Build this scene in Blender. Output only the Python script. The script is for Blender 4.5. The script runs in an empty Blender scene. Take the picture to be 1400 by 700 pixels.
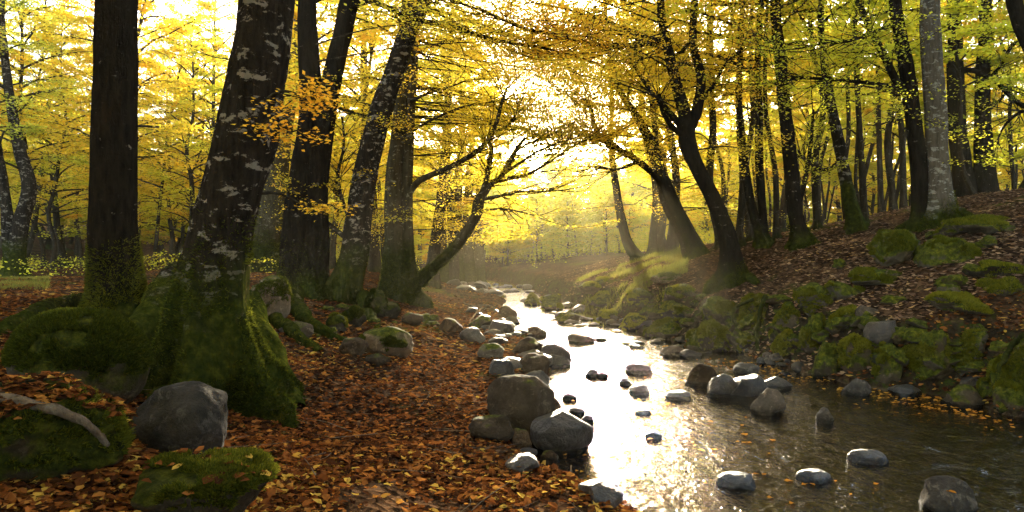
import bpy, bmesh, math, random
import numpy as np
from math import radians as RD

rng = np.random.default_rng(7)
random.seed(7)
scene = bpy.context.scene
COL = scene.collection
F, PX0, PY0, CH = 950.0, 700.0, 350.0, 1.7      # focal length in px, principal point, camera height
SUN_EL, SUN_AZ = 11.8, 5.5                      # degrees; azimuth to the right of +Y

# ------------------------------------------------------------------ noise
def _h(ix, iy, iz, s):
    n = (ix * 374761393 + iy * 668265263 + iz * 2147483647 + s * 974634777) & 0xffffffff
    n = ((n ^ (n >> 13)) * 1274126177) & 0xffffffff
    n = (n ^ (n >> 16)) & 0xffffffff
    return n / 4294967295.0

def vn(x, y, z=None, s=0):
    x = np.asarray(x, float); y = np.asarray(y, float)
    z = np.zeros_like(x) if z is None else np.asarray(z, float)
    ix, iy, iz = (np.floor(a).astype(np.int64) for a in (x, y, z))
    fx, fy, fz = x - ix, y - iy, z - iz
    fx, fy, fz = (a * a * (3 - 2 * a) for a in (fx, fy, fz))
    r = 0
    for dx in (0, 1):
        for dy in (0, 1):
            for dz in (0, 1):
                w = (fx if dx else 1 - fx) * (fy if dy else 1 - fy) * (fz if dz else 1 - fz)
                r = r + w * _h(ix + dx, iy + dy, iz + dz, s)
    return r * 2 - 1

def fbm(x, y, z=None, s=0, o=4):
    x = np.asarray(x, float); y = np.asarray(y, float)
    z = np.zeros_like(x) if z is None else np.asarray(z, float)
    r, a = 0, 0.5
    for k in range(o):
        r = r + a * vn(x, y, z, s + k * 17)
        x, y, z, a = x * 2.03 + 5.1, y * 2.03 + 1.7, z * 2.03 + 9.2, a * 0.5
    return r

def sstep(t):
    t = np.clip(t, 0, 1)
    return t * t * (3 - 2 * t)

# ------------------------------------------------------------------ terrain
SY = [-30, 2.0, 4.6, 5.4, 6.2, 7.3, 8.5, 9.8, 12.4, 14, 16, 23, 29, 36, 46, 60, 90, 140, 300]
SL = [2.6, 1.3, 0.70, .34, .26, .28, .34, .42, .45, .30, .05, -.35, -.3, -1.2, -4.0, -9, -22, -45, -120]
SR = [9.0, 8.0, 6.9, 6.5, 6.1, 5.55, 5.05, 4.3, 3.75, 3.2, 2.6, 1.9, 1.3, .8, -.4, -5, -18, -41, -115]

def ground(x, y):
    x = np.asarray(x, float); y = np.asarray(y, float)
    wob = 0.16 * vn(x * 0 + 3.3, y * 1.3, s=5) + 0.07 * vn(x * 0 + 1.3, y * 3.7, s=6)
    xl = np.interp(y, SY, SL) + wob
    xr = np.interp(y, SY, SR) + 0.22 * vn(x * 0 + 8.1, y * 1.1, s=7) + .08 * vn(x * 0 + 2.2, y * 4, s=8)
    dl, dr = xl - x, x - xr
    inside = np.minimum(-dl, -dr)
    zl = .15 * sstep(dl / .4) + .86 * sstep(dl / 6.0) + .05
    fy = np.interp(y, [16, 35, 70], [1, .5, .4])
    zr = .70 * sstep((dr + .05) / .75) + fy * 3.3 * (1 - np.exp(-.16 * np.maximum(dr - .4, 0))) + .02
    bed = -.03 - .20 * sstep(inside / .9)
    z = np.where(dl > 0, zl, np.where(dr > 0, zr, bed))
    amp = np.clip(np.maximum(dl, dr) / 1.5, 0, 1)
    z = z + amp * (.16 * fbm(x * .35, y * .35, s=11) + .07 * fbm(x * 1.4, y * 1.4, s=12, o=3))
    z = z + .028 * fbm(x * 5, y * 5, s=13, o=3) * (.35 + .65 * amp)
    hill = np.clip((y - 75) * .12, 0, 11) * 1.0
    side = np.clip((-x - 32) * .13, 0, 6)
    z = z + hill + side * np.clip(y / 30, 0, 1)
    z = np.where((dl > 0) | (dr > 0), np.maximum(z, .05 + .045 * np.clip(np.maximum(dl, dr) / .4, 0, 1) + .02 * vn(x * 6, y * 6, s=14)), z)
    # mounds that carry the old trees
    for mx, my, mr, mh in ((-2.75, 6.6, .9, .14), (-4.5, 8.2, 1.0, .08)):
        z = z + mh * np.exp(-((x - mx) ** 2 + (y - my) ** 2) / mr ** 2)
    return z

def gz(x, y):
    return float(ground(np.array([x]), np.array([y]))[0])

def hit(px, py, dmax=140.0):
    D = np.concatenate([np.arange(2.2, 30, .015), np.arange(30, dmax, .1)])
    X = (px - PX0) / F * D
    Z = CH - (py - PY0) / F * D
    g = np.maximum(ground(X, D), 0.0)
    k = np.argmax(Z <= g)
    if Z[k] > g[k]:
        return None
    return float(X[k]), float(D[k]), float(g[k])

def P(px, py, D):
    return np.array([(px - PX0) / F * D, D, CH - (py - PY0) / F * D])

# ------------------------------------------------------------------ materials
def mat(name):
    m = bpy.data.materials.new(name); m.use_nodes = True
    nt = m.node_tree; nt.nodes.clear()
    out = nt.nodes.new('ShaderNodeOutputMaterial')
    return m, nt, out

def N(nt, t, **kw):
    n = nt.nodes.new(t)
    for k, v in kw.items():
        if k in n.inputs.keys() if isinstance(k, str) else False:
            n.inputs[k].default_value = v
        else:
            setattr(n, k, v)
    return n

def ramp(nt, fac, stops, interp='LINEAR'):
    r = nt.nodes.new('ShaderNodeValToRGB'); r.color_ramp.interpolation = interp
    e = r.color_ramp.elements
    while len(e) > 1: e.remove(e[0])
    for i, (p, c) in enumerate(stops):
        el = e[0] if i == 0 else e.new(p)
        el.position = p
        el.color = (*c, 1) if len(c) == 3 else c
    nt.links.new(fac, r.inputs[0])
    return r.outputs[0]

def noise(nt, vec, scale, detail=4, rough=.55, dist=0.0):
    n = nt.nodes.new('ShaderNodeTexNoise')
    n.inputs['Scale'].default_value = scale; n.inputs['Detail'].default_value = detail
    n.inputs['Roughness'].default_value = rough; n.inputs['Distortion'].default_value = dist
    if vec is not None: nt.links.new(vec, n.inputs['Vector'])
    return n.outputs['Fac']

def mixc(nt, fac, a, b, mode='MIX'):
    m = nt.nodes.new('ShaderNodeMix'); m.data_type = 'RGBA'; m.blend_type = mode
    for s, v in ((0, fac), (6, a), (7, b)):
        if hasattr(v, 'links'): nt.links.new(v, m.inputs[s])
        else: m.inputs[s].default_value = v if s == 0 else ((*v, 1) if len(v) == 3 else v)
    return m.outputs[2]

def mth(nt, op, a, b=0.0, c=0.0, clamp=False):
    m = nt.nodes.new('ShaderNodeMath'); m.operation = op; m.use_clamp = clamp
    for i, v in enumerate((a, b, c)):
        if hasattr(v, 'links'): nt.links.new(v, m.inputs[i])
        else: m.inputs[i].default_value = v
    return m.outputs[0]

def bump(nt, h, strength, dist):
    b = nt.nodes.new('ShaderNodeBump'); b.inputs['Strength'].default_value = strength
    b.inputs['Distance'].default_value = dist
    nt.links.new(h, b.inputs['Height'])
    return b.outputs[0]

def scaled(nt, vec, s):
    m = nt.nodes.new('ShaderNodeMapping'); m.inputs['Scale'].default_value = s
    nt.links.new(vec, m.inputs['Vector'])
    return m.outputs[0]

def pbsdf(nt, out, col, rough=.8, nrm=None, spec=.3):
    p = nt.nodes.new('ShaderNodeBsdfPrincipled')
    for k, v in (('Base Color', col), ('Roughness', rough), ('Specular IOR Level', spec)):
        if hasattr(v, 'links'): nt.links.new(v, p.inputs[k])
        else: p.inputs[k].default_value = (*v, 1) if k == 'Base Color' else v
    if nrm is not None: nt.links.new(nrm, p.inputs['Normal'])
    if out is not None: nt.links.new(p.outputs[0], out.inputs['Surface'])
    return p

def leaf_mat(name, stops, trans=.78, objvar=.10, isl=.38, bigw=1.5):
    m, nt, out = mat(name)
    geo = N(nt, 'ShaderNodeNewGeometry'); oi = N(nt, 'ShaderNodeObjectInfo')
    big = noise(nt, geo.outputs['Position'], .35, 2)
    f = mth(nt, 'ADD', mth(nt, 'MULTIPLY', geo.outputs['Random Per Island'], isl),
            mth(nt, 'MULTIPLY', mth(nt, 'SUBTRACT', big, .5), bigw))
    f = mth(nt, 'ADD', f, mth(nt, 'MULTIPLY', mth(nt, 'SUBTRACT', oi.outputs['Random'], .5), objvar * 2))
    f = mth(nt, 'ADD', f, .5 - isl * .47, clamp=True)
    col = ramp(nt, f, stops)
    d = N(nt, 'ShaderNodeBsdfDiffuse'); t = N(nt, 'ShaderNodeBsdfTranslucent')
    dcol = mixc(nt, 1.0, col, (.85, .85, .85), 'MULTIPLY')
    nt.links.new(dcol, d.inputs[0]); nt.links.new(col, t.inputs[0])
    mx = N(nt, 'ShaderNodeMixShader'); mx.inputs[0].default_value = trans
    nt.links.new(d.outputs[0], mx.inputs[1]); nt.links.new(t.outputs[0], mx.inputs[2])
    nt.links.new(mx.outputs[0], out.inputs['Surface'])
    return m

M = {}
M['gold'] = leaf_mat('gold_leaves', [(0, (.62, .60, .05)), (.35, (.86, .70, .06)), (.65, (.90, .64, .05)), (1, (.86, .46, .03))])
M['lime'] = leaf_mat('lime_leaves', [(0, (.42, .48, .03)), (.4, (.66, .66, .05)), (.75, (.85, .75, .06)), (1, (.88, .64, .05))])
M['green'] = leaf_mat('green_leaves', [(0, (.26, .34, .04)), (.5, (.48, .52, .05)), (1, (.76, .66, .07))])
M['amber'] = leaf_mat('amber_leaves', [(0, (.90, .70, .06)), (.45, (.92, .60, .05)), (1, (.88, .42, .03))])
M['litter_leaf'] = leaf_mat('fallen_leaf', [(0, (.020, .009, .005)), (.3, (.06, .022, .009)), (.55, (.16, .052, .014)), (.80, (.28, .10, .025)), (.94, (.40, .17, .035)), (1, (.54, .34, .06))], trans=.2, objvar=0, isl=.95, bigw=1.1)
M['litter_brown'] = leaf_mat('sun_tinted_brown_leaf', [(0, (.08, .045, .026)), (.35, (.19, .11, .065)), (.65, (.32, .20, .12)), (.88, (.46, .30, .18)), (1, (.56, .34, .12))], trans=.2, objvar=0, isl=.9, bigw=1.1)  # brown right-slope leaves, colour lightened to stand in for missing sunlight
M['float_leaf'] = leaf_mat('floating_leaf', [(0, (.30, .10, .02)), (.5, (.60, .25, .03)), (1, (.75, .42, .05))], trans=.2)
M['blade'] = leaf_mat('grass_blade', [(0, (.07, .09, .02)), (.5, (.17, .17, .03)), (1, (.34, .29, .06))], trans=.45)
M['moss_blade_suntint'] = leaf_mat('sun_tinted_moss_blade', [(0, (.05, .06, .008)), (.5, (.15, .155, .014)), (1, (.34, .31, .03))], trans=.5)  # brighter copy of the moss blades: right-bank sunlight put into the colour
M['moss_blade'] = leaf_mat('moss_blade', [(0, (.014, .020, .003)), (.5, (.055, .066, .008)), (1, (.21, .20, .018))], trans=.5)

def bark(name, dark, light, lichen, lich_amt, moss_h, moss_amt=1.0):
    m, nt, out = mat(name)
    tc = N(nt, 'ShaderNodeTexCoord'); oc = tc.outputs['Object']
    st = scaled(nt, oc, (6, 6, 1.3))
    n1 = noise(nt, st, 3.0, 6, .65); n2 = noise(nt, oc, 22, 4, .6)
    col = ramp(nt, n1, [(.3, dark), (.7, light)])
    ring = noise(nt, scaled(nt, oc, (1.2, 1.2, 5)), 5, 3, .6)
    sp = noise(nt, scaled(nt, oc, (1, 1, 1.5)), 6.5, 5, .72, .4)
    lf = ramp(nt, mth(nt, 'ADD', sp, mth(nt, 'MULTIPLY', mth(nt, 'SUBTRACT', ring, .5), .35)), [(.60 - lich_amt, (0, 0, 0)), (.64 - lich_amt, (1, 1, 1))])
    sepl = mixc(nt, n2, lichen, tuple(c * .6 for c in lichen))
    col = mixc(nt, mth(nt, 'MULTIPLY', lf, .8), col, sepl)
    sx = N(nt, 'ShaderNodeSeparateXYZ'); nt.links.new(oc, sx.inputs[0])
    mn = noise(nt, oc, 2.2, 4, .6)
    mm = mth(nt, 'SUBTRACT', mth(nt, 'ADD', moss_h, mth(nt, 'MULTIPLY', mth(nt, 'SUBTRACT', mn, .5), 1.7)), sx.outputs[2])
    mm = mth(nt, 'MULTIPLY', mth(nt, 'MULTIPLY', mm, 2.2, clamp=True), moss_amt)
    mc = ramp(nt, noise(nt, oc, 14, 5, .65), [(.3, (.010, .014, .003)), (.55, (.034, .040, .006)), (.8, (.10, .095, .010))])
    col = mixc(nt, mm, col, mc)
    h = mth(nt, 'ADD', mth(nt, 'MULTIPLY', n1, 1.0), mth(nt, 'MULTIPLY', n2, .45))
    pbsdf(nt, out, col, .95, bump(nt, h, 1.0, .04), .0)
    return m

M['bark'] = bark('dark_mossy_bark', (.005, .004, .003), (.026, .019, .013), (.26, .22, .17), -.06, .55)
M['bark_spotted'] = bark('lichen_spotted_bark', (.009, .007, .005), (.038, .028, .02), (.34, .29, .22), .035, 1.2)
M['bark_thin'] = bark('sapling_bark', (.014, .011, .007), (.055, .042, .027), (.2, .17, .12), -.01, .35, .7)
M['bark_pale'] = bark('pale_grey_bark', (.06, .05, .036), (.17, .14, .105), (.42, .40, .34), .04, .55)
M['bark_mossy'] = bark('green_mossy_bark', (.030, .024, .012), (.09, .072, .04), (.3, .28, .2), .0, 1.5, .85)
M['dead_wood'] = bark('dead_wood', (.075, .052, .034), (.21, .155, .105), (.24, .2, .15), .0, -1, 0)

def rockmat(name, a, b, moss_lo, wet=.0, mossk=1.0):
    """a,b stone colours; moss_lo: upward-facing threshold where moss begins (2 = none)"""
    m, nt, out = mat(name)
    tc = N(nt, 'ShaderNodeTexCoord'); geo = N(nt, 'ShaderNodeNewGeometry'); oi = N(nt, 'ShaderNodeObjectInfo')
    v = N(nt, 'ShaderNodeVectorMath'); v.operation = 'ADD'
    nt.links.new(geo.outputs['Position'], v.inputs[0]); nt.links.new(oi.outputs['Random'], v.inputs[1]); oc = v.outputs[0]
    n1 = noise(nt, oc, 5, 6, .65); n2 = noise(nt, oc, 38, 5, .65); n3 = noise(nt, oc, 12, 5, .7, .5)
    col = ramp(nt, n1, [(.3, a), (.7, b)])
    col = mixc(nt, mth(nt, 'MULTIPLY', ramp(nt, n3, [(.55, (0, 0, 0)), (.62, (1, 1, 1))]), .55), col, tuple(min(1, c * 1.9) for c in b))
    col = mixc(nt, mth(nt, 'MULTIPLY', n2, .6), col, tuple(c * .35 for c in a))
    col = mixc(nt, mth(nt, 'MULTIPLY', mth(nt, 'FRACT', mth(nt, 'MULTIPLY', oi.outputs['Random'], 7.31)), .7), col, mixc(nt, 1.0, col, (1.25, .92, .62), 'MULTIPLY'))
    var = mth(nt, 'ADD', mth(nt, 'MULTIPLY', oi.outputs['Random'], .9), .5)
    vc = N(nt, 'ShaderNodeCombineXYZ')
    for i in range(3): nt.links.new(var, vc.inputs[i])
    col = mixc(nt, 1.0, col, vc.outputs[0], 'MULTIPLY')
    h = mth(nt, 'ADD', mth(nt, 'MULTIPLY', n1, .6), mth(nt, 'MULTIPLY', n2, .3))
    if moss_lo < 1.5:
        sx = N(nt, 'ShaderNodeSeparateXYZ'); nt.links.new(geo.outputs['Normal'], sx.inputs[0])
        q = mth(nt, 'ADD', sx.outputs[2], mth(nt, 'MULTIPLY', mth(nt, 'SUBTRACT', noise(nt, oc, 3.5, 5, .65), .5), 2.4))
        mm = mth(nt, 'MULTIPLY', mth(nt, 'SUBTRACT', q, moss_lo), 3.0, clamp=True)
        mc = ramp(nt, noise(nt, oc, 17, 5, .7), [(.3, tuple(mossk * q for q in (.010, .013, .003))), (.5, tuple(mossk * q for q in (.055, .062, .007))), (.75, tuple(mossk * q for q in (.19, .18, .017)))])
        col = mixc(nt, mm, col, mc)
    # damp dark band near the water level
    sp = N(nt, 'ShaderNodeSeparateXYZ'); nt.links.new(geo.outputs['Position'], sp.inputs[0])
    wn = noise(nt, oc, 9, 3, .6)
    wf = mth(nt, 'MULTIPLY', mth(nt, 'SUBTRACT', mth(nt, 'ADD', .035, mth(nt, 'MULTIPLY', wn, .06)), sp.outputs[2]), 30, clamp=True)
    col = mixc(nt, mth(nt, 'MULTIPLY', wf, .7), col, (.008, .007, .006))
    rg = mth(nt, 'SUBTRACT', .42 if wet else .85, mth(nt, 'MULTIPLY', wf, .25 if wet else .6))
    pb = pbsdf(nt, out, col, rg, bump(nt, h, 1.0, .06), .4 if wet else .05)
    return m

M['stone'] = rockmat('grey_stone', (.035, .032, .028), (.125, .115, .10), 1.15)
M['stone_brown'] = rockmat('brown_stone', (.035, .025, .016), (.10, .075, .05), .8)
M['stone_wet'] = rockmat('wet_dark_stone', (.022, .020, .018), (.06, .054, .048), 2, 1)
M['stone_blue'] = rockmat('wet_blue_grey_stone', (.03, .034, .04), (.09, .10, .115), 2, 1)
M['stone_gravel'] = rockmat('river_cobble', (.028, .023, .018), (.085, .072, .058), 1.0, 1)
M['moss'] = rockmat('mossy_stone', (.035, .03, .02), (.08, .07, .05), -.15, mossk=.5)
M['moss_suntint'] = rockmat('sun_tinted_mossy_stone', (.06, .05, .035), (.13, .11, .08), -.2, mossk=1.0)  # lightened mossy stone: sunlight on the bank painted into stone and moss colour
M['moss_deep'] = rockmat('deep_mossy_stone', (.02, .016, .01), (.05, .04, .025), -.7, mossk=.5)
M['moss_half'] = rockmat('half_mossy_stone', (.08, .065, .045), (.17, .145, .11), .42)

def ground_mat():
    m, nt, out = mat('leaf_litter_ground')
    geo = N(nt, 'ShaderNodeNewGeometry'); p = geo.outputs['Position']
    vo = N(nt, 'ShaderNodeTexVoronoi'); vo.inputs['Scale'].default_value = 17
    wv = N(nt, 'ShaderNodeTexNoise'); wv.inputs['Scale'].default_value = 6; nt.links.new(p, wv.inputs['Vector'])
    ma = N(nt, 'ShaderNodeVectorMath'); ma.operation = 'MULTIPLY_ADD'; ma.inputs[1].default_value = (.16,) * 3
    nt.links.new(wv.outputs['Color'], ma.inputs[0]); nt.links.new(p, ma.inputs[2]); nt.links.new(ma.outputs[0], vo.inputs['Vector'])
    sc = N(nt, 'ShaderNodeSeparateColor'); nt.links.new(vo.outputs['Color'], sc.inputs[0])
    big = noise(nt, p, .9, 5, .65)
    f = mth(nt, 'ADD', mth(nt, 'MULTIPLY', sc.outputs[0], .7), mth(nt, 'MULTIPLY', mth(nt, 'SUBTRACT', big, .5), 1.3), clamp=True)
    col = ramp(nt, f, [(0, (.014, .008, .005)), (.3, (.055, .032, .018)), (.55, (.13, .072, .038)), (.8, (.22, .125, .068)), (1, (.32, .20, .11))])
    fine = noise(nt, p, 60, 4, .7)
    col = mixc(nt, mth(nt, 'MULTIPLY', fine, .75), col, (.03, .016, .009))
    # moss / grass patches
    mn = ramp(nt, noise(nt, p, .55, 5, .62), [(.56, (0, 0, 0)), (.66, (1, 1, 1))])
    mossc = ramp(nt, noise(nt, p, 11, 4, .6), [(.3, (.03, .035, .008)), (.7, (.12, .13, .02))])
    col = mixc(nt, mth(nt, 'MULTIPLY', mn, .8), col, mossc)
    # stream bed
    sx = N(nt, 'ShaderNodeSeparateXYZ'); nt.links.new(p, sx.inputs[0])
    vb = N(nt, 'ShaderNodeTexVoronoi'); vb.inputs['Scale'].default_value = 9; nt.links.new(ma.outputs[0], vb.inputs['Vector'])
    scb = N(nt, 'ShaderNodeSeparateColor'); nt.links.new(vb.outputs['Color'], scb.inputs[0])
    bedc = ramp(nt, scb.outputs[1], [(0, (.035, .022, .012)), (.6, (.09, .06, .035)), (1, (.18, .13, .075))])
    bm = mth(nt, 'MULTIPLY', mth(nt, 'SUBTRACT', .035, sx.outputs[2]), 22, clamp=True)
    # bare steep bank earth
    sn = N(nt, 'ShaderNodeSeparateXYZ'); nt.links.new(geo.outputs['Normal'], sn.inputs[0])
    stp = mth(nt, 'MULTIPLY', mth(nt, 'SUBTRACT', .86, sn.outputs[2]), 6, clamp=True)
    earth = ramp(nt, noise(nt, p, 7, 5, .7), [(.35, (.018, .012, .008)), (.52, (.045, .032, .018)), (.62, (.05, .065, .012))])
    col = mixc(nt, stp, col, earth)
    col = mixc(nt, bm, col, bedc)
    h = mth(nt, 'ADD', mth(nt, 'MULTIPLY', vo.outputs['Distance'], 1.0), mth(nt, 'MULTIPLY', fine, .6))
    pbsdf(nt, out, col, .8, bump(nt, h, 1.0, .04), .0)
    return m
M['ground'] = ground_mat()

def water_mat():
    m, nt, out = mat('stream_water')
    geo = N(nt, 'ShaderNodeNewGeometry'); p = geo.outputs['Position']
    a = noise(nt, scaled(nt, p, (1.0, .55, 1)), 5.0, 4, .6, .8)
    b = noise(nt, scaled(nt, p, (1.0, .7, 1)), 17, 3, .6, .6)
    c = noise(nt, scaled(nt, p, (1, .8, 1)), 48, 2, .5)
    h = mth(nt, 'ADD', mth(nt, 'ADD', mth(nt, 'MULTIPLY', a, 1.0), mth(nt, 'MULTIPLY', b, .32)), mth(nt, 'MULTIPLY', c, .07))
    nrm = bump(nt, h, .85, .045)
    fr = N(nt, 'ShaderNodeFresnel'); fr.inputs['IOR'].default_value = 1.33; nt.links.new(nrm, fr.inputs['Normal'])
    gl = N(nt, 'ShaderNodeBsdfGlossy'); gl.inputs['Roughness'].default_value = .02
    gl.inputs['Color'].default_value = (1, 1, 1, 1); nt.links.new(nrm, gl.inputs['Normal'])
    tr = N(nt, 'ShaderNodeBsdfTransparent'); tr.inputs[0].default_value = (.42, .32, .20, 1)
    df = N(nt, 'ShaderNodeBsdfDiffuse'); df.inputs[0].default_value = (.014, .011, .008, 1)
    m1 = N(nt, 'ShaderNodeMixShader'); m1.inputs[0].default_value = .22
    nt.links.new(tr.outputs[0], m1.inputs[1]); nt.links.new(df.outputs[0], m1.inputs[2])
    m2 = N(nt, 'ShaderNodeMixShader'); nt.links.new(fr.outputs[0], m2.inputs[0])
    nt.links.new(m1.outputs[0], m2.inputs[1]); nt.links.new(gl.outputs[0], m2.inputs[2])
    fo = noise(nt, scaled(nt, p, (1.0, .35, 1)), 3.2, 6, .72, 1.2); fo2 = noise(nt, p, 70, 3, .7)
    fm = ramp(nt, mth(nt, 'ADD', fo, mth(nt, 'MULTIPLY', mth(nt, 'SUBTRACT', fo2, .5), .35)), [(.66, (0, 0, 0)), (.74, (1, 1, 1))])
    fd = N(nt, 'ShaderNodeBsdfDiffuse'); fd.inputs[0].default_value = (.34, .37, .40, 1)
    m3 = N(nt, 'ShaderNodeMixShader'); nt.links.new(mth(nt, 'MULTIPLY', fm, .6), m3.inputs[0])
    nt.links.new(m2.outputs[0], m3.inputs[1]); nt.links.new(fd.outputs[0], m3.inputs[2])
    nt.links.new(m3.outputs[0], out.inputs['Surface'])
    return m
M['water'] = water_mat()

# ------------------------------------------------------------------ mesh helpers
class MB:
    """collects quads in numpy arrays; builds ONE mesh object"""
    def __init__(s): s.v, s.f, s.m, s.sm, s.n = [], [], [], [], 0
    def add(s, v, f, mi=0, smooth=True):
        if len(v) == 0 or len(f) == 0: return
        s.v.append(np.asarray(v, np.float32)); f = np.asarray(f, np.int32) + s.n
        s.f.append(f); s.m.append(np.full(len(f), mi, np.int32)); s.sm.append(np.full(len(f), smooth, bool))
        s.n += len(v)
    def mesh(s, name, mats, origin=(0, 0, 0)):
        v = np.concatenate(s.v) - np.asarray(origin, np.float32)
        f = np.concatenate(s.f)
        me = bpy.data.meshes.new(name)
        me.vertices.add(len(v)); me.vertices.foreach_set('co', v.ravel())
        me.loops.add(f.size); me.loops.foreach_set('vertex_index', f.ravel())
        me.polygons.add(len(f)); me.polygons.foreach_set('loop_start', np.arange(0, f.size, 4, dtype=np.int32))
        me.polygons.foreach_set('material_index', np.concatenate(s.m))
        me.update(calc_edges=True)
        me.polygons.foreach_set('use_smooth', np.concatenate(s.sm))
        for m_ in mats: me.materials.append(M[m_])
        return me

def tag(o, label=None, cat=None, group=None, kind=None):
    if label: o['label'] = label
    if cat: o['category'] = cat
    if group: o['group'] = group
    if kind: o['kind'] = kind
    return o

def link(name, me, parent=None, loc=(0, 0, 0)):
    o = bpy.data.objects.new(name, me); COL.objects.link(o)
    o.location = loc
    if parent is not None: o.parent = parent
    return o

def catmull(pts, n):
    pts = np.asarray(pts, float)
    if len(pts) == 2: 
        t = np.linspace(0, 1, n)[:, None]; return pts[0] * (1 - t) + pts[1] * t
    q = np.vstack([2 * pts[0] - pts[1], pts, 2 * pts[-1] - pts[-2]])
    t = np.linspace(0, len(pts) - 1 - 1e-6, n); i = t.astype(int); u = (t - i)[:, None]
    a, b, c, d = q[i], q[i + 1], q[i + 2], q[i + 3]
    return .5 * (2 * b + (c - a) * u + (2 * a - 5 * b + 4 * c - d) * u ** 2 + (3 * b - a - 3 * c + d) * u ** 3)

def tube(pts, rad, seg=8, rough=0.0, lobes=None, seed=0, upright=False):
    """pts (n,3), rad (n,). Returns verts, quads"""
    pts = np.asarray(pts, float); rad = np.asarray(rad, float); n = len(pts)
    T = np.gradient(pts, axis=0); T /= np.linalg.norm(T, axis=1)[:, None] + 1e-9
    if upright:
        U = np.tile([1.0, 0, 0], (n, 1)); V = np.tile([0, 1.0, 0], (n, 1))
    else:
        ref = np.array([0, 0, 1.0]) if abs(T[:, 2]).mean() < .7 else np.array([0.3, 1.0, 0])
        U = np.cross(T, ref); U /= np.linalg.norm(U, axis=1)[:, None] + 1e-9
        V = np.cross(U, T)
    a = np.linspace(0, 2 * np.pi, seg, endpoint=False)
    R = np.repeat(rad[:, None], seg, 1)
    if lobes is not None: R = R * lobes(a[None, :], pts[:, 2:3])
    ca, sa = np.cos(a)[None, :, None], np.sin(a)[None, :, None]
    dirs = U[:, None, :] * ca + V[:, None, :] * sa
    if rough:
        q = pts[:, None, :] + dirs * R[:, :, None]
        k = 1.0 / max(rad.mean(), .03)
        nz = fbm(q[..., 0] * k * .8, q[..., 1] * k * .8, q[..., 2] * k * .35, seed, 4)
        R = R * (1 + rough * nz * 1.6)
    v = (pts[:, None, :] + dirs * R[:, :, None]).reshape(-1, 3)
    i = np.arange(n - 1)[:, None] * seg; j = np.arange(seg)[None, :]; j2 = (j + 1) % seg
    f = np.stack([i + j, i + j2, i + seg + j2, i + seg + j], -1).reshape(-1, 4)
    return v, f

def leaves(pos, size, tilt=.55, droop=.0, hexa=False, jit=.35, normals=None):
    """diamond (or six-sided, folded) leaves at pos; returns verts, quads"""
    n = len(pos); pos = np.asarray(pos)
    az = rng.uniform(0, 2 * np.pi, n); s = size * rng.uniform(1 - jit, 1 + jit, n)
    d = np.stack([np.cos(az), np.sin(az), rng.normal(0, tilt * .6, n) - droop], 1)
    nr = np.stack([rng.normal(0, tilt, n), rng.normal(0, tilt, n), np.ones(n)], 1)
    if normals is not None: nr = nr + normals * 1.5
    d /= np.linalg.norm(d, axis=1)[:, None]
    w = np.cross(nr, d); w /= np.linalg.norm(w, axis=1)[:, None] + 1e-9
    u = np.cross(d, w)
    s = s[:, None]
    if not hexa:
        v = np.stack([pos - d * s * .5, pos + w * s * .32 - u * s * .06, pos + d * s * .5, pos - w * s * .32 - u * s * .06], 1)
        f = np.arange(4 * n).reshape(n, 4)
        return v.reshape(-1, 3), f
    c1, c2 = rng.uniform(-.05, .22, (n, 1)), rng.uniform(-.05, .25, (n, 1))
    ww = rng.uniform(.24, .38, (n, 1))
    v = np.stack([pos - d * s * .5, pos - d * s * .18 + w * s * ww + u * s * c1, pos + d * s * .22 + w * s * ww * .8 + u * s * c2,
                  pos + d * s * .56 + u * s * c2 * .6, pos + d * s * .22 - w * s * ww * .8 + u * s * c1, pos - d * s * .18 - w * s * ww + u * s * c2], 1)
    b = np.arange(n)[:, None] * 6
    f = np.concatenate([b + np.array([[0, 3, 2, 1]]), b + np.array([[0, 5, 4, 3]])])
    return v.reshape(-1, 3), f

def blades(pos, nrm, length, width, lean=.5):
    n = len(pos)
    d = nrm + rng.normal(0, lean, (n, 3)); d[:, 2] += .25
    d /= np.linalg.norm(d, axis=1)[:, None]
    a = rng.normal(0, 1, (n, 3)); w = np.cross(d, a); w /= np.linalg.norm(w, axis=1)[:, None]
    L = length * rng.uniform(.5, 1.3, n)[:, None]
    side = np.cross(w, d) * L * rng.normal(0, .25, (n, 1))
    tip = pos + d * L + side
    v = np.stack([pos - w * width, pos + w * width, tip + w * width * .25, tip - w * width * .25], 1).reshape(-1, 3)
    return v, np.arange(4 * n).reshape(n, 4)

def sample_surf(v, f, n, minz=.05, cond=None):
    """random points with normals on quads or tris"""
    a, b, c = v[f[:, 0]], v[f[:, 1]], v[f[:, 2]]
    nr = np.cross(b - a, c - a); ar = np.linalg.norm(nr, axis=1); nr = nr / (ar[:, None] + 1e-12)
    w = ar * (nr[:, 2] > minz)
    if cond is not None: w = w * cond((a + c) / 2)
    if w.sum() <= 0: return None, None
    k = rng.choice(len(f), n, p=w / w.sum())
    if f.shape[1] == 4:
        d = v[f[k, 3]]; s, t = rng.random((n, 1)), rng.random((n, 1))
        p = (a[k] * (1 - s) + b[k] * s) * (1 - t) + (d * (1 - s) + c[k] * s) * t
    else:
        s, t = rng.random((n, 1)), rng.random((n, 1)); q = s + t > 1
        s = np.where(q, 1 - s, s); t = np.where(q, 1 - t, t)
        p = a[k] + (b[k] - a[k]) * s + (c[k] - a[k]) * t
    return p, nr[k]

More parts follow.
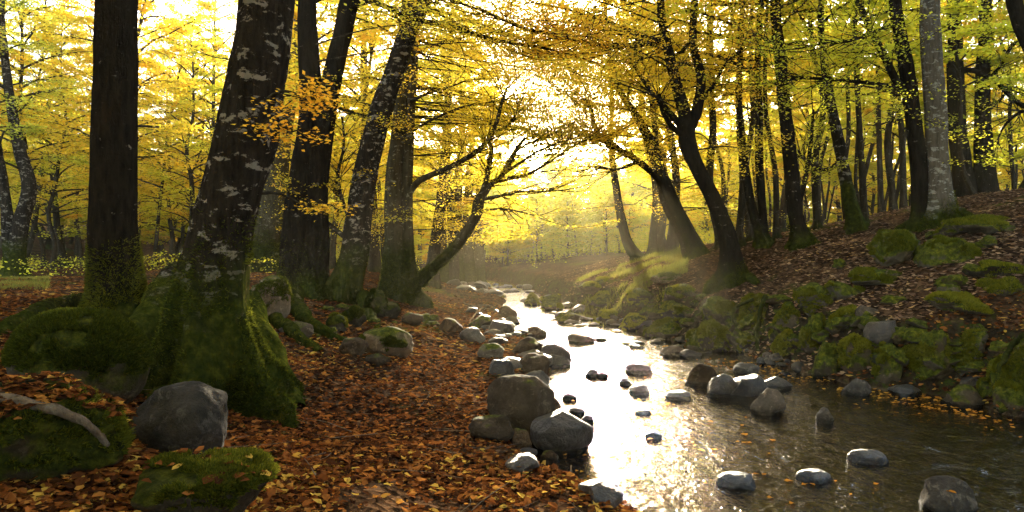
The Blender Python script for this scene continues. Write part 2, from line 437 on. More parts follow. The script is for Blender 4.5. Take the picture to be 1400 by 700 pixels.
# ------------------------------------------------------------------ ground and water
def grid_obj(name, xs, ys, zf, material):
    X, Y = np.meshgrid(xs, ys); Z = zf(X, Y)
    v = np.stack([X, Y, Z], -1).reshape(-1, 3)
    nx, ny = len(xs), len(ys)
    i = np.arange(ny - 1)[:, None] * nx; j = np.arange(nx - 1)[None, :]
    f = np.stack([i + j, i + j + 1, i + nx + j + 1, i + nx + j], -1).reshape(-1, 4)
    mb = MB(); mb.add(v, f); return link(name, mb.mesh(name, [material]))

def spaced(lo, hi, c, near, ratio):
    a = [c]; s = near
    while a[-1] < hi: a.append(a[-1] + s); s *= ratio if a[-1] > c + 4.5 else 1.0
    b = [c]; s = near
    while b[-1] > lo: b.append(b[-1] - s); s *= ratio if b[-1] < c - 4.5 else 1.0
    a[-1] = hi; b[-1] = lo
    return np.array(b[::-1] + a[1:])

xs = spaced(-210, 210, 1.2, .05, 1.022)
ys = spaced(-20, 290, 7.6, .05, 1.022)
g = grid_obj('ground', xs, ys, ground, 'ground')
tag(g, 'leaf strewn forest floor with mossy slopes on both banks', 'ground', kind='structure')

def wz(X, Y):
    a = np.clip(1.2 - Y / 60, .3, 1)
    return (.012 * fbm(X * 2.2, Y * 1.3, s=21, o=4) + .006 * fbm(X * 7, Y * 4, s=22, o=3)) * a * 1.6
w = grid_obj('water', np.concatenate([np.arange(-9, -.5, .25), np.arange(-.5, 6.2, .05), np.arange(6.2, 10, .3)]),
             np.concatenate([np.arange(-4, 4, .4), np.arange(4, 14, .05), np.arange(14, 26, .12), np.arange(26, 62, .6)]), wz, 'water')
tag(w, 'shallow stream water with bright rippled reflections', 'water', kind='structure')

# ------------------------------------------------------------------ rocks
def ico(sub):
    bm = bmesh.new(); bmesh.ops.create_icosphere(bm, subdivisions=sub, radius=1)
    v = np.array([x.co[:] for x in bm.verts]); f = np.array([[a.index for a in q.verts] for q in bm.faces]); bm.free()
    return v, f
ICO = {k: ico(k) for k in (3, 4, 5)}

def rock_shape(sub, seed, planes=9, blocky=.75, rough=.16):
    r = np.random.default_rng(seed)
    v = ICO[sub][0].copy()
    for k in range(planes):
        n = r.normal(0, 1, 3); n /= np.linalg.norm(n); d = r.uniform(blocky, .97)
        t = v @ n - d
        v = v - np.clip(t, 0, None)[:, None] * n * .97
    o = r.uniform(-50, 50, 3)
    nz = fbm(v[:, 0] * 1.3 + o[0], v[:, 1] * 1.3 + o[1], v[:, 2] * 1.3 + o[2], seed, 5)
    v = v * (1 + rough * 1.7 * nz)[:, None]
    nz = fbm(v[:, 0] * 6 + o[0], v[:, 1] * 6 + o[1], v[:, 2] * 6 + o[2], seed + 3, 3)
    return v * (1 + rough * .22 * nz)[:, None]

def tri_mesh(name, v, f, mats, smooth=True):
    me = bpy.data.meshes.new(name)
    me.vertices.add(len(v)); me.vertices.foreach_set('co', np.asarray(v, np.float32).ravel())
    me.loops.add(f.size); me.loops.foreach_set('vertex_index', f.astype(np.int32).ravel())
    me.polygons.add(len(f)); me.polygons.foreach_set('loop_start', np.arange(0, f.size, 3, dtype=np.int32))
    me.update(calc_edges=True)
    me.polygons.foreach_set('use_smooth', np.ones(len(f), bool) if smooth else np.zeros(len(f), bool))
    for m_ in mats: me.materials.append(M[m_])
    return me

from mathutils.bvhtree import BVHTree
from mathutils import Vector
BV = []
def hitall(px, py):
    d = Vector(((px - PX0) / F, 1, -(py - PY0) / F)); L = d.length; best = None
    for loc, b in BV:
        r = b.ray_cast(Vector((0, 0, CH)) - loc, d / L)
        if r[0] is not None and (best is None or r[3] < best): best = r[3]
    h = hit(px, py)
    if best is None: return h
    p = Vector((0, 0, CH)) + d / L * best
    if h and h[1] < p.y: return h
    return p.x, p.y, p.z
RSEED = [100]
def rock(box, label, material, cat='rock', name='rock', group=None, sub=4, fuzz=0, deep=.85, blocky=.75, rough=.16,
         tilt=0.0, sink=.22, D=None, planes=14, leafs=0, zadd=0.0, fmax=2.0):
    x0, y0, x1, y1 = box; RSEED[0] += 1; sd = RSEED[0]
    xc = (x0 + x1) / 2
    h = None if D else hit(xc, y1)
    if D is None: D = h[1] if h else 40
    W = (x1 - x0) / F * D; H = (y1 - y0) / F * D
    hy = W * deep / 2
    Dc = D + hy * .55
    W *= Dc / D * (1 - .6 * (1 - math.cos(math.atan((xc - PX0) / F))))
    X = (xc - PX0) / F * Dc
    zb = CH - (y1 - PY0) / F * D
    tot = H * (1 + sink)
    v = rock_shape(sub, sd, planes, blocky, rough)
    ex = np.ptp(v[:, 0]), np.ptp(v[:, 1]), np.ptp(v[:, 2]); ce = (v.max(0) + v.min(0)) / 2
    v = (v - ce) / np.array(ex) * np.array([W, 2 * hy, tot])
    if tilt:
        c, s = math.cos(tilt), math.sin(tilt)
        v = np.stack([v[:, 0] * c - v[:, 2] * s, v[:, 1], v[:, 0] * s + v[:, 2] * c], 1)
    v[:, 2] += tot / 2 - H * sink
    o = link(name, tri_mesh(name, v, ICO[sub][1], [material]), loc=(X, Dc, zb + zadd))
    tag(o, label, cat, group); BV.append((Vector((X, Dc, zb + zadd)), BVHTree.FromPolygons(v.tolist(), ICO[sub][1].tolist())))
    if fuzz:
        p, n = sample_surf(v, ICO[sub][1], fuzz, .0, lambda q: (fbm(q[:, 0] * 2.5 + X, q[:, 1] * 2.5, q[:, 2] * 2.5, sd, 3) > -.02) * 1.0)
        if p is not None:
            kk = n[:, 2] < fmax; p, n = p[kk], n[kk]
            mb = MB(); mb.add(*blades(p, n, .022 * (1 + D / 22), .0028 * (1 + D / 9), .45), smooth=False)
            tag(link('moss', mb.mesh('moss', ['moss_blade_suntint' if material == 'moss_suntint' else 'moss_blade']), o), kind='stuff')
    if leafs:
        p, n = sample_surf(v, ICO[sub][1], leafs, .6)
        mb = MB(); mb.add(*leaves(p + n * .02, .055, .35, hexa=True, normals=n), smooth=False)
        m_ = link('fallen_leaves', mb.mesh('fallen_leaves', ['litter_leaf']), loc=(X, Dc, zb + zadd))
        tag(m_, 'dead leaves lying on top of the ' + label.split(' at ')[0].split(' in ')[0].split(' with ')[0], 'leaves', kind='stuff')
    return o
# left bank and foreground
rock((12, 428, 206, 556), 'large domed boulder under dark moss left of the big forked roots', 'moss', 'boulder', 'boulder', sub=5, fuzz=34000, deep=.8, blocky=.92, rough=.05, tilt=-.18, planes=5)
rock((182, 527, 322, 632), 'grey lichened boulder with sloping face beside the mossy dome', 'stone', 'boulder', 'boulder', sub=5, deep=.8, blocky=.68, rough=.12, tilt=-.22, planes=11)
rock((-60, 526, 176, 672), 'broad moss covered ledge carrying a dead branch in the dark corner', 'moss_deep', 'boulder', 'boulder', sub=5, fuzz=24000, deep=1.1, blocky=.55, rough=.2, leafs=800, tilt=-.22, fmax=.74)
rock((186, 652, 376, 724), 'bright green mossy stone half buried in leaves at the bottom edge', 'moss', 'rock', sub=5, fuzz=22000, blocky=.7, rough=.16, leafs=50, zadd=.04)
rock((333, 376, 398, 440), 'tilted tan green slab boulder just behind the big spotted trunk', 'moss_half', 'boulder', 'boulder', sub=4, fuzz=5000, tilt=-.3, blocky=.8)
rock((490, 447, 566, 485), 'smooth mossy boulder lying on leaves beneath the curved trunk', 'moss_half', sub=4, fuzz=5000, blocky=.85, tilt=-.1)
rock((462, 462, 503, 487), 'small brown wedge stone touching the smooth mossy boulder', 'stone_brown', sub=4)
rock((497, 484, 533, 500), 'flat brown stone sunk in the leaves below the mossy boulder', 'stone_brown', sub=3)
rock((498, 396, 530, 432), 'upright mossy stone wedged beside the curved trunk foot', 'moss', sub=4, fuzz=2500)
rock((512, 412, 548, 434), 'low mossy stone in front of the upright wedged one', 'moss', sub=4, fuzz=2500)
rock((468, 420, 500, 446), 'round mossy stone under the foot of the curved trunk', 'moss', sub=4, fuzz=2500)
rock((446, 430, 474, 452), 'dark mossy stone among exposed roots', 'moss', sub=3, fuzz=1500)
rock((382, 440, 430, 462), 'dark flat rock among exposed roots near the tan slab', 'stone_brown', sub=4)
rock((548, 428, 580, 444), 'small brown rock by the mossy twin trunk foot', 'stone_brown', sub=3)
# streamside pile on the left
rock((665, 515, 762, 592), 'tall brown angular boulder on top of the streamside pile', 'stone_brown', 'boulder', 'boulder', sub=5, blocky=.62, deep=.8, rough=.12, planes=12, fuzz=0)
rock((724, 566, 813, 622), 'dark wet wedge boulder jutting into the water from the pile', 'stone_wet', 'boulder', 'boulder', sub=5, blocky=.7, deep=.8, rough=.1, tilt=-.1)
rock((640, 570, 703, 604), 'low brown boulder at the leafy side of the streamside pile', 'stone_brown', 'rock', sub=4, blocky=.75)
rock((696, 587, 727, 616), 'small rounded brown stone at the foot of the streamside pile', 'stone_brown', sub=4)
rock((730, 543, 768, 572), 'brown boulder tucked behind the tall one at the water side', 'stone_brown', sub=4)
for i, (b, t) in enumerate([((706, 484, 752, 515), 'broad striped stone on the left water edge above the boulder pile'), ((668, 492, 704, 512), 'flat brown stone at the leaf edge up from the boulder pile'),
        ((735, 470, 782, 498), 'pointed dark stone where the left edge narrows the water'), ((700, 462, 742, 484), 'long low grey stone along the left water edge'),
        ((652, 470, 690, 490), 'mossy brown stone at the leaf edge below the pale roots'), ((628, 448, 664, 468), 'lumpy dark stone beside the sunny patch'),
        ((598, 436, 634, 454), 'flat dark stone in the leaves by the sunny patch'), ((640, 432, 672, 450), 'mossy little stone next to the pale dead branches'),
        ((668, 438, 704, 456), 'dark stone between the pale branches and the water'), ((680, 418, 708, 434), 'grey stone at the foot of the first riffle'),
        ((716, 508, 752, 528), 'flat dark stone just upstream of the tall boulder'), ((690, 624, 738, 645), 'thin brown slab at the water edge below the pile'),
        ((738, 618, 766, 634), 'small dark stone at the tip of the leafy spit'), ((792, 664, 852, 690), 'smooth dark stone at the leafy shore at the bottom')]):
    rock(b, t, ('stone_brown', 'stone_wet', 'stone_gravel')[i % 3] if 'mossy' not in t else 'moss_half', sub=4, blocky=.6, rough=.17, sink=.5, deep=1.0)
# stones standing in the water
for i, (b, t, m_, kw) in enumerate([
    ((1252, 655, 1342, 722), 'large pale rounded river stone at the bottom right with one leaf on it', 'stone', dict(D=4.55, sink=.3)),
    ((1024, 532, 1077, 566), 'rounded grey river stone standing alone in mid stream', 'stone', {}),
    ((1150, 519, 1192, 541), 'oblong grey stone near the shaded right bank', 'stone', {}),
    ((1115, 559, 1141, 579), 'little round stone with ripples right of mid stream', 'stone', {}),
    ((964, 512, 1010, 543), 'pale two lobed stone on the shoal in mid stream', 'stone_gravel', {}),
    ((995, 515, 1050, 546), 'flat grey slab beside the two lobed stone', 'stone_wet', {}),
    ((1000, 498, 1038, 515), 'smooth light stone at the back of the shoal', 'stone', {}),
    ((934, 499, 982, 527), 'brown hump stone at the left of the shoal', 'stone_brown', {}),
    ((1040, 516, 1084, 532), 'low wet stone at the leafy end of the shoal', 'stone_wet', {}),
    ((855, 497, 892, 511), 'flat topped black stone in the bright water', 'stone_wet', {}),
    ((846, 517, 864, 527), 'tiny dark stone below the flat topped one', 'stone_wet', {}),
    ((860, 526, 888, 540), 'dark stone with a split top in mid stream', 'stone_wet', {}),
    ((908, 536, 946, 547), 'thin black stone barely above the ripples', 'stone_wet', {}),
    ((881, 590, 905, 600), 'lone small black stone in the grey ripples', 'stone_wet', {}),
    ((868, 560, 892, 568), 'sunken dark stone among soft ripples', 'stone_wet', {}),
    ((800, 505, 818, 516), 'small black stone, left one of a touching pair', 'stone_wet', {}),
    ((816, 509, 832, 517), 'smaller black stone, right one of a touching pair', 'stone_wet', {}),
    ((768, 538, 790, 548), 'dark pebble stone just off the brown boulder', 'stone_wet', {}),
    ((776, 557, 800, 568), 'black stone next to the dark wedge boulder', 'stone_wet', {}),
    ((790, 568, 812, 580), 'dark stone touching the wedge boulder tip', 'stone_wet', {}),
    ((979, 650, 1037, 667), 'blue grey stone half under water near the bottom', 'stone_blue', {}),
    ((1088, 645, 1138, 661), 'bluish sunken stone with a leaf beside it', 'stone_blue', {}),
    ((1158, 617, 1212, 633), 'sunken dark blue stone under the white ripple', 'stone_blue', {}),
    ((902, 474, 942, 488), 'long pale stone at the right edge of the gravel', 'stone', {}),
    ((928, 478, 960, 490), 'brownish stone beside the long pale one', 'stone_gravel', {}),
    ((712, 447, 748, 461), 'yellowish stone between the two white riffles', 'stone_brown', {}),
    ((742, 485, 780, 502), 'grey pointed stone in the riffle near the left edge', 'stone_gravel', {}),
    ((775, 455, 815, 470), 'broad grey stone in the riffle under the mossy bank', 'stone_gravel', {}),
    ((1290, 528, 1345, 556), 'elongated green grey stone at the foot of the dark bank', 'moss_half', {}),
    ((1312, 514, 1348, 528), 'pale flat stone in the shade of the dark bank', 'stone', {}),
    ((1218, 528, 1262, 542), 'low wet stone in the leaf raft by the dark bank', 'stone_wet', {})]):
    rock(b, t, m_, sub=4, blocky=.66, rough=.15, **{'sink': .8, **kw})

# right bank
for i, (b, t, m_, fz) in enumerate([
    ((943, 439, 1004, 479), 'sunlit egg shaped mossy boulder at the water side of the right bank', 'moss', 7000),
    ((993, 450, 1050, 477), 'long mossy boulder right of the egg shaped one', 'moss', 6000),
    ((882, 436, 946, 464), 'wide mossy boulder left of the egg shaped one', 'moss', 5000),
    ((898, 412, 958, 440), 'mossy mound above the wide mossy boulder', 'moss', 4000),
    ((848, 430, 888, 451), 'small mossy hump by the gravel edge', 'moss', 2500),
    ((818, 424, 850, 442), 'flat mossy hump between gravel and overhang', 'moss', 2500),
    ((955, 405, 1012, 442), 'leaning mossy block beneath the bent tree', 'moss', 5000),
    ((1006, 402, 1062, 446), 'big mossy block under the bent tree roots', 'moss', 5000),
    ((1050, 412, 1096, 458), 'dark mossy block beside the hanging root', 'moss', 4000),
    ((1084, 386, 1146, 420), 'bright mossy cushion on the bank edge', 'moss', 5000),
    ((1128, 384, 1180, 408), 'lower mossy cushion trailing from the bright one', 'moss', 4000),
    ((1056, 452, 1096, 486), 'stepped mossy stone at the foot of the bank', 'moss', 3500),
    ((1090, 428, 1138, 472), 'column of moss hanging down the bank face', 'moss', 4000),
    ((1108, 468, 1152, 516), 'mossy knuckle stone with a sunlit crest near the leaf raft', 'moss', 4000),
    ((1150, 458, 1200, 506), 'mossy stone below the tilted grey slab', 'moss', 4000),
    ((1130, 420, 1188, 452), 'mossy shelf left of the tilted grey slab', 'moss', 4000),
    ((1194, 470, 1240, 522), 'dark mossy buttress below the tilted slab', 'moss', 3500),
    ((1238, 450, 1302, 524), 'wide moss curtain hanging over black shade', 'moss', 7000),
    ((1296, 452, 1354, 500), 'dark mossy overhang at the right of the curtain', 'moss', 5000),
    ((1352, 486, 1384, 530), 'paired mossy knob by the arching root', 'moss', 3500),
    ((1380, 455, 1460, 545), 'mossy stump like mass cut off by the right edge', 'moss', 8000),
    ((1336, 520, 1362, 545), 'small mossy knob at the waterline', 'moss', 2000),
    ((1362, 525, 1410, 560), 'mossy stone at the waterline under the stump', 'moss', 3500),
    ((738, 403, 770, 424), 'round green boulder at the head of the white riffle', 'moss', 2500),
    ((716, 402, 740, 418), 'small green boulder left of the round one', 'moss', 1500),
    ((758, 424, 794, 442), 'low mossy stone on the gravel edge downstream of the round one', 'moss', 1800),
    ((806, 399, 850, 418), 'dark overhanging turf lump under the far path', 'moss', 3000),
    ((856, 394, 904, 413), 'dark overhanging turf lump nearer the bent tree', 'moss', 3000),
    ((906, 388, 955, 412), 'mossy hump at the edge of the path', 'moss', 3000),
    ((1268, 402, 1368, 430), 'long flat moss bed on the leafy slope', 'moss', 5000),
    ((1203, 403, 1242, 416), 'little moss bed beside the long flat one', 'moss', 2000),
    ((1192, 312, 1262, 362), 'mossy ledge rock under the pale tree', 'moss', 5000),
    ((1250, 322, 1335, 360), 'dark ledge rock right of the pale tree foot', 'moss', 3500),
    ((1158, 368, 1244, 392), 'low moss ridge below the ledge', 'moss', 3500),
    ((1328, 358, 1402, 380), 'mossy stone upslope near the right edge', 'moss', 2500),
    ((1344, 380, 1400, 402), 'mossy stone above the long moss bed', 'moss', 2500),
    ((1290, 292, 1392, 318), 'long mossy log shaped ledge near the slope crest', 'moss', 3500),
    ((790, 380, 846, 396), 'grassy turf bulge on the far right bank', 'moss', 2500),
    ((890, 372, 930, 386), 'small rock on the sunny path', 'moss_half', 500)]):
    rock(b, t, 'moss_suntint' if m_ == 'moss' else m_, 'mossy rock', 'mossy_rock', sub=5 if fz >= 5000 else 4, fuzz=int(fz * 1.6), blocky=.62, rough=.34, deep=1.0, sink=.45)
rock((1182, 434, 1243, 477), 'tilted bare grey slab poking out of the mossy bank', 'stone_wet', 'rock', sub=4, blocky=.6, rough=.08, tilt=.45)
rock((1168, 416, 1200, 436), 'small pale slab lying on the bank top', 'stone', 'rock', sub=4, blocky=.6, rough=.08, tilt=.25)

# cobbles: shared meshes, one object each
cob = [tri_mesh('cobble', rock_shape(3, 900 + k, 11, .62, .16) * np.array([1, .85, .55]), ICO[3][1], [('stone_gravel', 'stone_wet', 'stone_gravel')[k % 3]]) for k in range(6)]
mcob = [tri_mesh('cobble', rock_shape(4, 950 + k, 9, .6, .42) * np.array([1, .9, .65]), ICO[4][1], ['moss_suntint']) for k in range(4)]
def cobbles(n, quad, s0, s1, label, group, meshes=cob, up=.25):
    for k in range(n):
        u, v_ = rng.random(), rng.random()
        (ax, ay), (bx, by), (cx, cy), (dx, dy) = quad
        px = (ax * (1 - u) + bx * u) * (1 - v_) + (dx * (1 - u) + cx * u) * v_
        py = (ay * (1 - u) + by * u) * (1 - v_) + (dy * (1 - u) + cy * u) * v_
        h = hit(px, py)
        if not h: continue
        s = rng.uniform(s0, s1)
        o = link('cobble', meshes[rng.integers(len(meshes))], loc=(h[0], h[1], max(gz(h[0], h[1]), -.04) + s * up * .3))
        o.rotation_euler = (rng.normal(0, .15), rng.normal(0, .15), rng.uniform(0, 6.28))
        o.scale = (s, s * rng.uniform(.8, 1.2), s * rng.uniform(.7, 1.1))
        tag(o, label, 'cobble', group)
cobbles(34, ((640, 425), (700, 425), (775, 500), (700, 505)), .10, .24, 'brown cobble in the jumble lining the left water edge', 'cobbles lining the left water edge')
cobbles(30, ((700, 408), (745, 405), (850, 445), (780, 450)), .12, .30, 'grey cobble in the riffle below the far bend', 'cobbles in the far riffle')
cobbles(48, ((770, 432), (900, 440), (960, 490), (830, 470)), .07, .2, 'wet grey cobble on the gravel edge of the right bank', 'cobbles along the right gravel edge')
cobbles(26, ((950, 478), (1050, 480), (1110, 510), (1010, 512)), .05, .14, 'small dark cobble on the leafy shoal under the right bank', 'cobbles on the leafy shoal')
cobbles(24, ((610, 388), (700, 386), (740, 402), (650, 402)), .2, .45, 'grey cobble on the far gravel bar by the bend', 'cobbles on the far gravel bar')
cobbles(22, ((700, 505), (755, 505), (740, 625), (700, 620)), .04, .09, 'small brown stone between the leaves and the water', 'small stones at the leafy shore')
cobbles(30, ((840, 402), (1060, 405), (1100, 470), (900, 440)), .10, .24, 'small mossy lump packed between the bank boulders', 'small mossy lumps of the right bank', mcob, .6)
cobbles(24, ((1060, 410), (1390, 450), (1390, 520), (1120, 490)), .08, .2, 'dark mossy lump in the shaded bank face', 'dark mossy lumps of the shaded bank', mcob, .6)
cobbles(20, ((420, 405), (600, 420), (600, 450), (400, 470)), .06, .15, 'mossy lump among roots on the left bank', 'mossy lumps among the left roots', mcob, .6)
cobbles(10, ((1140, 340), (1390, 310), (1390, 400), (1160, 400)), .10, .22, 'little moss cushion scattered on the right slope', 'moss cushions on the right slope', mcob, .35)

# ------------------------------------------------------------------ trees
def crown_mesh(axis, z0, H, R, nb, leafmat, lsize, per=62, tw=7, pitch=(.25, .75), barkm='bark_thin', side=None, dens=1.0, name='crown', origin=(0, 0, 0), mb=None, extra=None, smat=None):
    """axis: function z -> xyz on the stem (numpy). Branches with flat sprays of leaves."""
    own = mb is None
    if own: mb = MB()
    az0 = rng.uniform(0, 6.28); LP = []
    for i in range(nb):
        u = (i + rng.random()) / nb
        z = z0 + (H - z0) * u ** .9
        p0 = axis(z); az = az0 + i * 2.4 + rng.normal(0, .3)
        L = R * (1 - .55 * u ** 1.5) * rng.uniform(.6, 1.1)
        if side is not None and math.cos(az - side) < -.1: L *= .55
        pt = rng.uniform(*pitch) + .5 * u
        d = np.array([math.cos(az), math.sin(az), 0])
        t = np.linspace(0, 1, 7)[:, None]
        zc = L * (math.sin(pt) * t - (math.sin(pt) * .55) * t ** 2)
        wob = np.cumsum(rng.normal(0, .05 * L, (7, 3)) * [1, 1, .5], 0) * t
        pts = p0 + d * L * t * math.cos(pt * .6) + np.array([0, 0, 1]) * zc + wob
        r0 = .012 + .012 * L
        mb.add(*tube(pts, np.linspace(r0, r0 * .18, 7), 5), 0)
        for j in range(tw):
            s = .25 + .75 * (j + rng.random()) / tw
            k = s * 6; a0 = pts[min(int(k), 5)]; a1 = pts[min(int(k) + 1, 6)]; b0 = a0 + (a1 - a0) * (k - int(k))
            sd = 1 if j % 2 else -1
            ang = az + sd * rng.uniform(.5, 1.1); tl = L * .38 * rng.uniform(.6, 1.2) * (1.15 - .5 * s)
            td = np.array([math.cos(ang), math.sin(ang), rng.normal(.02, .12)])
            tp = b0 + td * tl * np.linspace(0, 1, 4)[:, None] - np.array([0, 0, 1]) * (.12 * tl) * (np.linspace(0, 1, 4)[:, None] ** 2)
            mb.add(*tube(tp, np.linspace(r0 * .35, .003, 4), 3), 0)
            n = max(4, int(per * rng.uniform(.5, 1.4) * dens))
            q = rng.random(n) ** .8
            pos = tp[0] + (tp[-1] - tp[0]) * q[:, None]
            pos = pos + rng.normal(0, 1, (n, 3)) * np.array([tl * .24, tl * .24, .04 + tl * .035])
            LP.append(pos)
        n = int(per * .8 * dens) + 2
        LP.append(pts[-1] + rng.normal(0, 1, (n, 3)) * np.array([L * .12, L * .12, .06]))
    if extra is not None: pass
    mb.add(*leaves(np.concatenate(LP), lsize, .5), 1, smooth=False)
    if extra: mb.add(*leaves(np.concatenate(extra), .05 if smat is None else .036, .5), 1 if smat is None else 2, smooth=False)
    if own: return mb.mesh(name, [barkm, leafmat], origin)

def cosf(px): return math.cos(math.atan((px - PX0) / F))

def stem_pts(pix, D, H, dy=0.0, wander=.0):
    """pix: (px,py,w) from base up at depth D; extended to height H above the base"""
    pts = [P(a, b, D) for a, b, c in pix]; rad = [c / F * D / 2 * cosf(a) for a, b, c in pix]
    z0 = pts[0][2]
    for k, p in enumerate(pts):
        p[1] += dy * (p[2] - z0) + wander * math.sin((p[2] - z0) * .8)
    top = pts[-1]; pv = pts[-2]
    if H and pix[-1][2] > 5.2 and top[2] < z0 + H:
        dr = (top - pv) / max(.3, np.linalg.norm(top - pv)); dr = dr * .5 + np.array([0, 0, .5]); dr /= np.linalg.norm(dr)
        rem = z0 + H - top[2]; n = max(2, int(rem / 2))
        r0 = rad[-1]
        for k in range(1, n + 1):
            q = top + dr * rem * k / n / max(dr[2], .4) + np.array([math.sin(k * 1.7) * .12, math.cos(k * 2.1) * .12, 0])
            pts.append(q); rad.append(max(.012, r0 * (1 - .93 * k / n)))
    return np.array(pts), np.array(rad)

def make_lobes(nl, amp, zb, hs, seed):
    r = np.random.default_rng(seed); ph = r.uniform(0, 6.28, 3)
    def f(a, z):
        k = np.exp(-np.clip(z - zb, 0, None) / hs)
        s = .5 + .5 * np.cos(nl * a + ph[0] + .6 * np.sin(a + ph[1]))
        s2 = .5 + .5 * np.cos((nl * 2 - 1) * a + ph[2])
        return 1 + k * amp * (s ** 2 * 1.3 - .45 + .3 * s2) + .04 * np.cos(3 * a + z * .9 + ph[1])
    return f

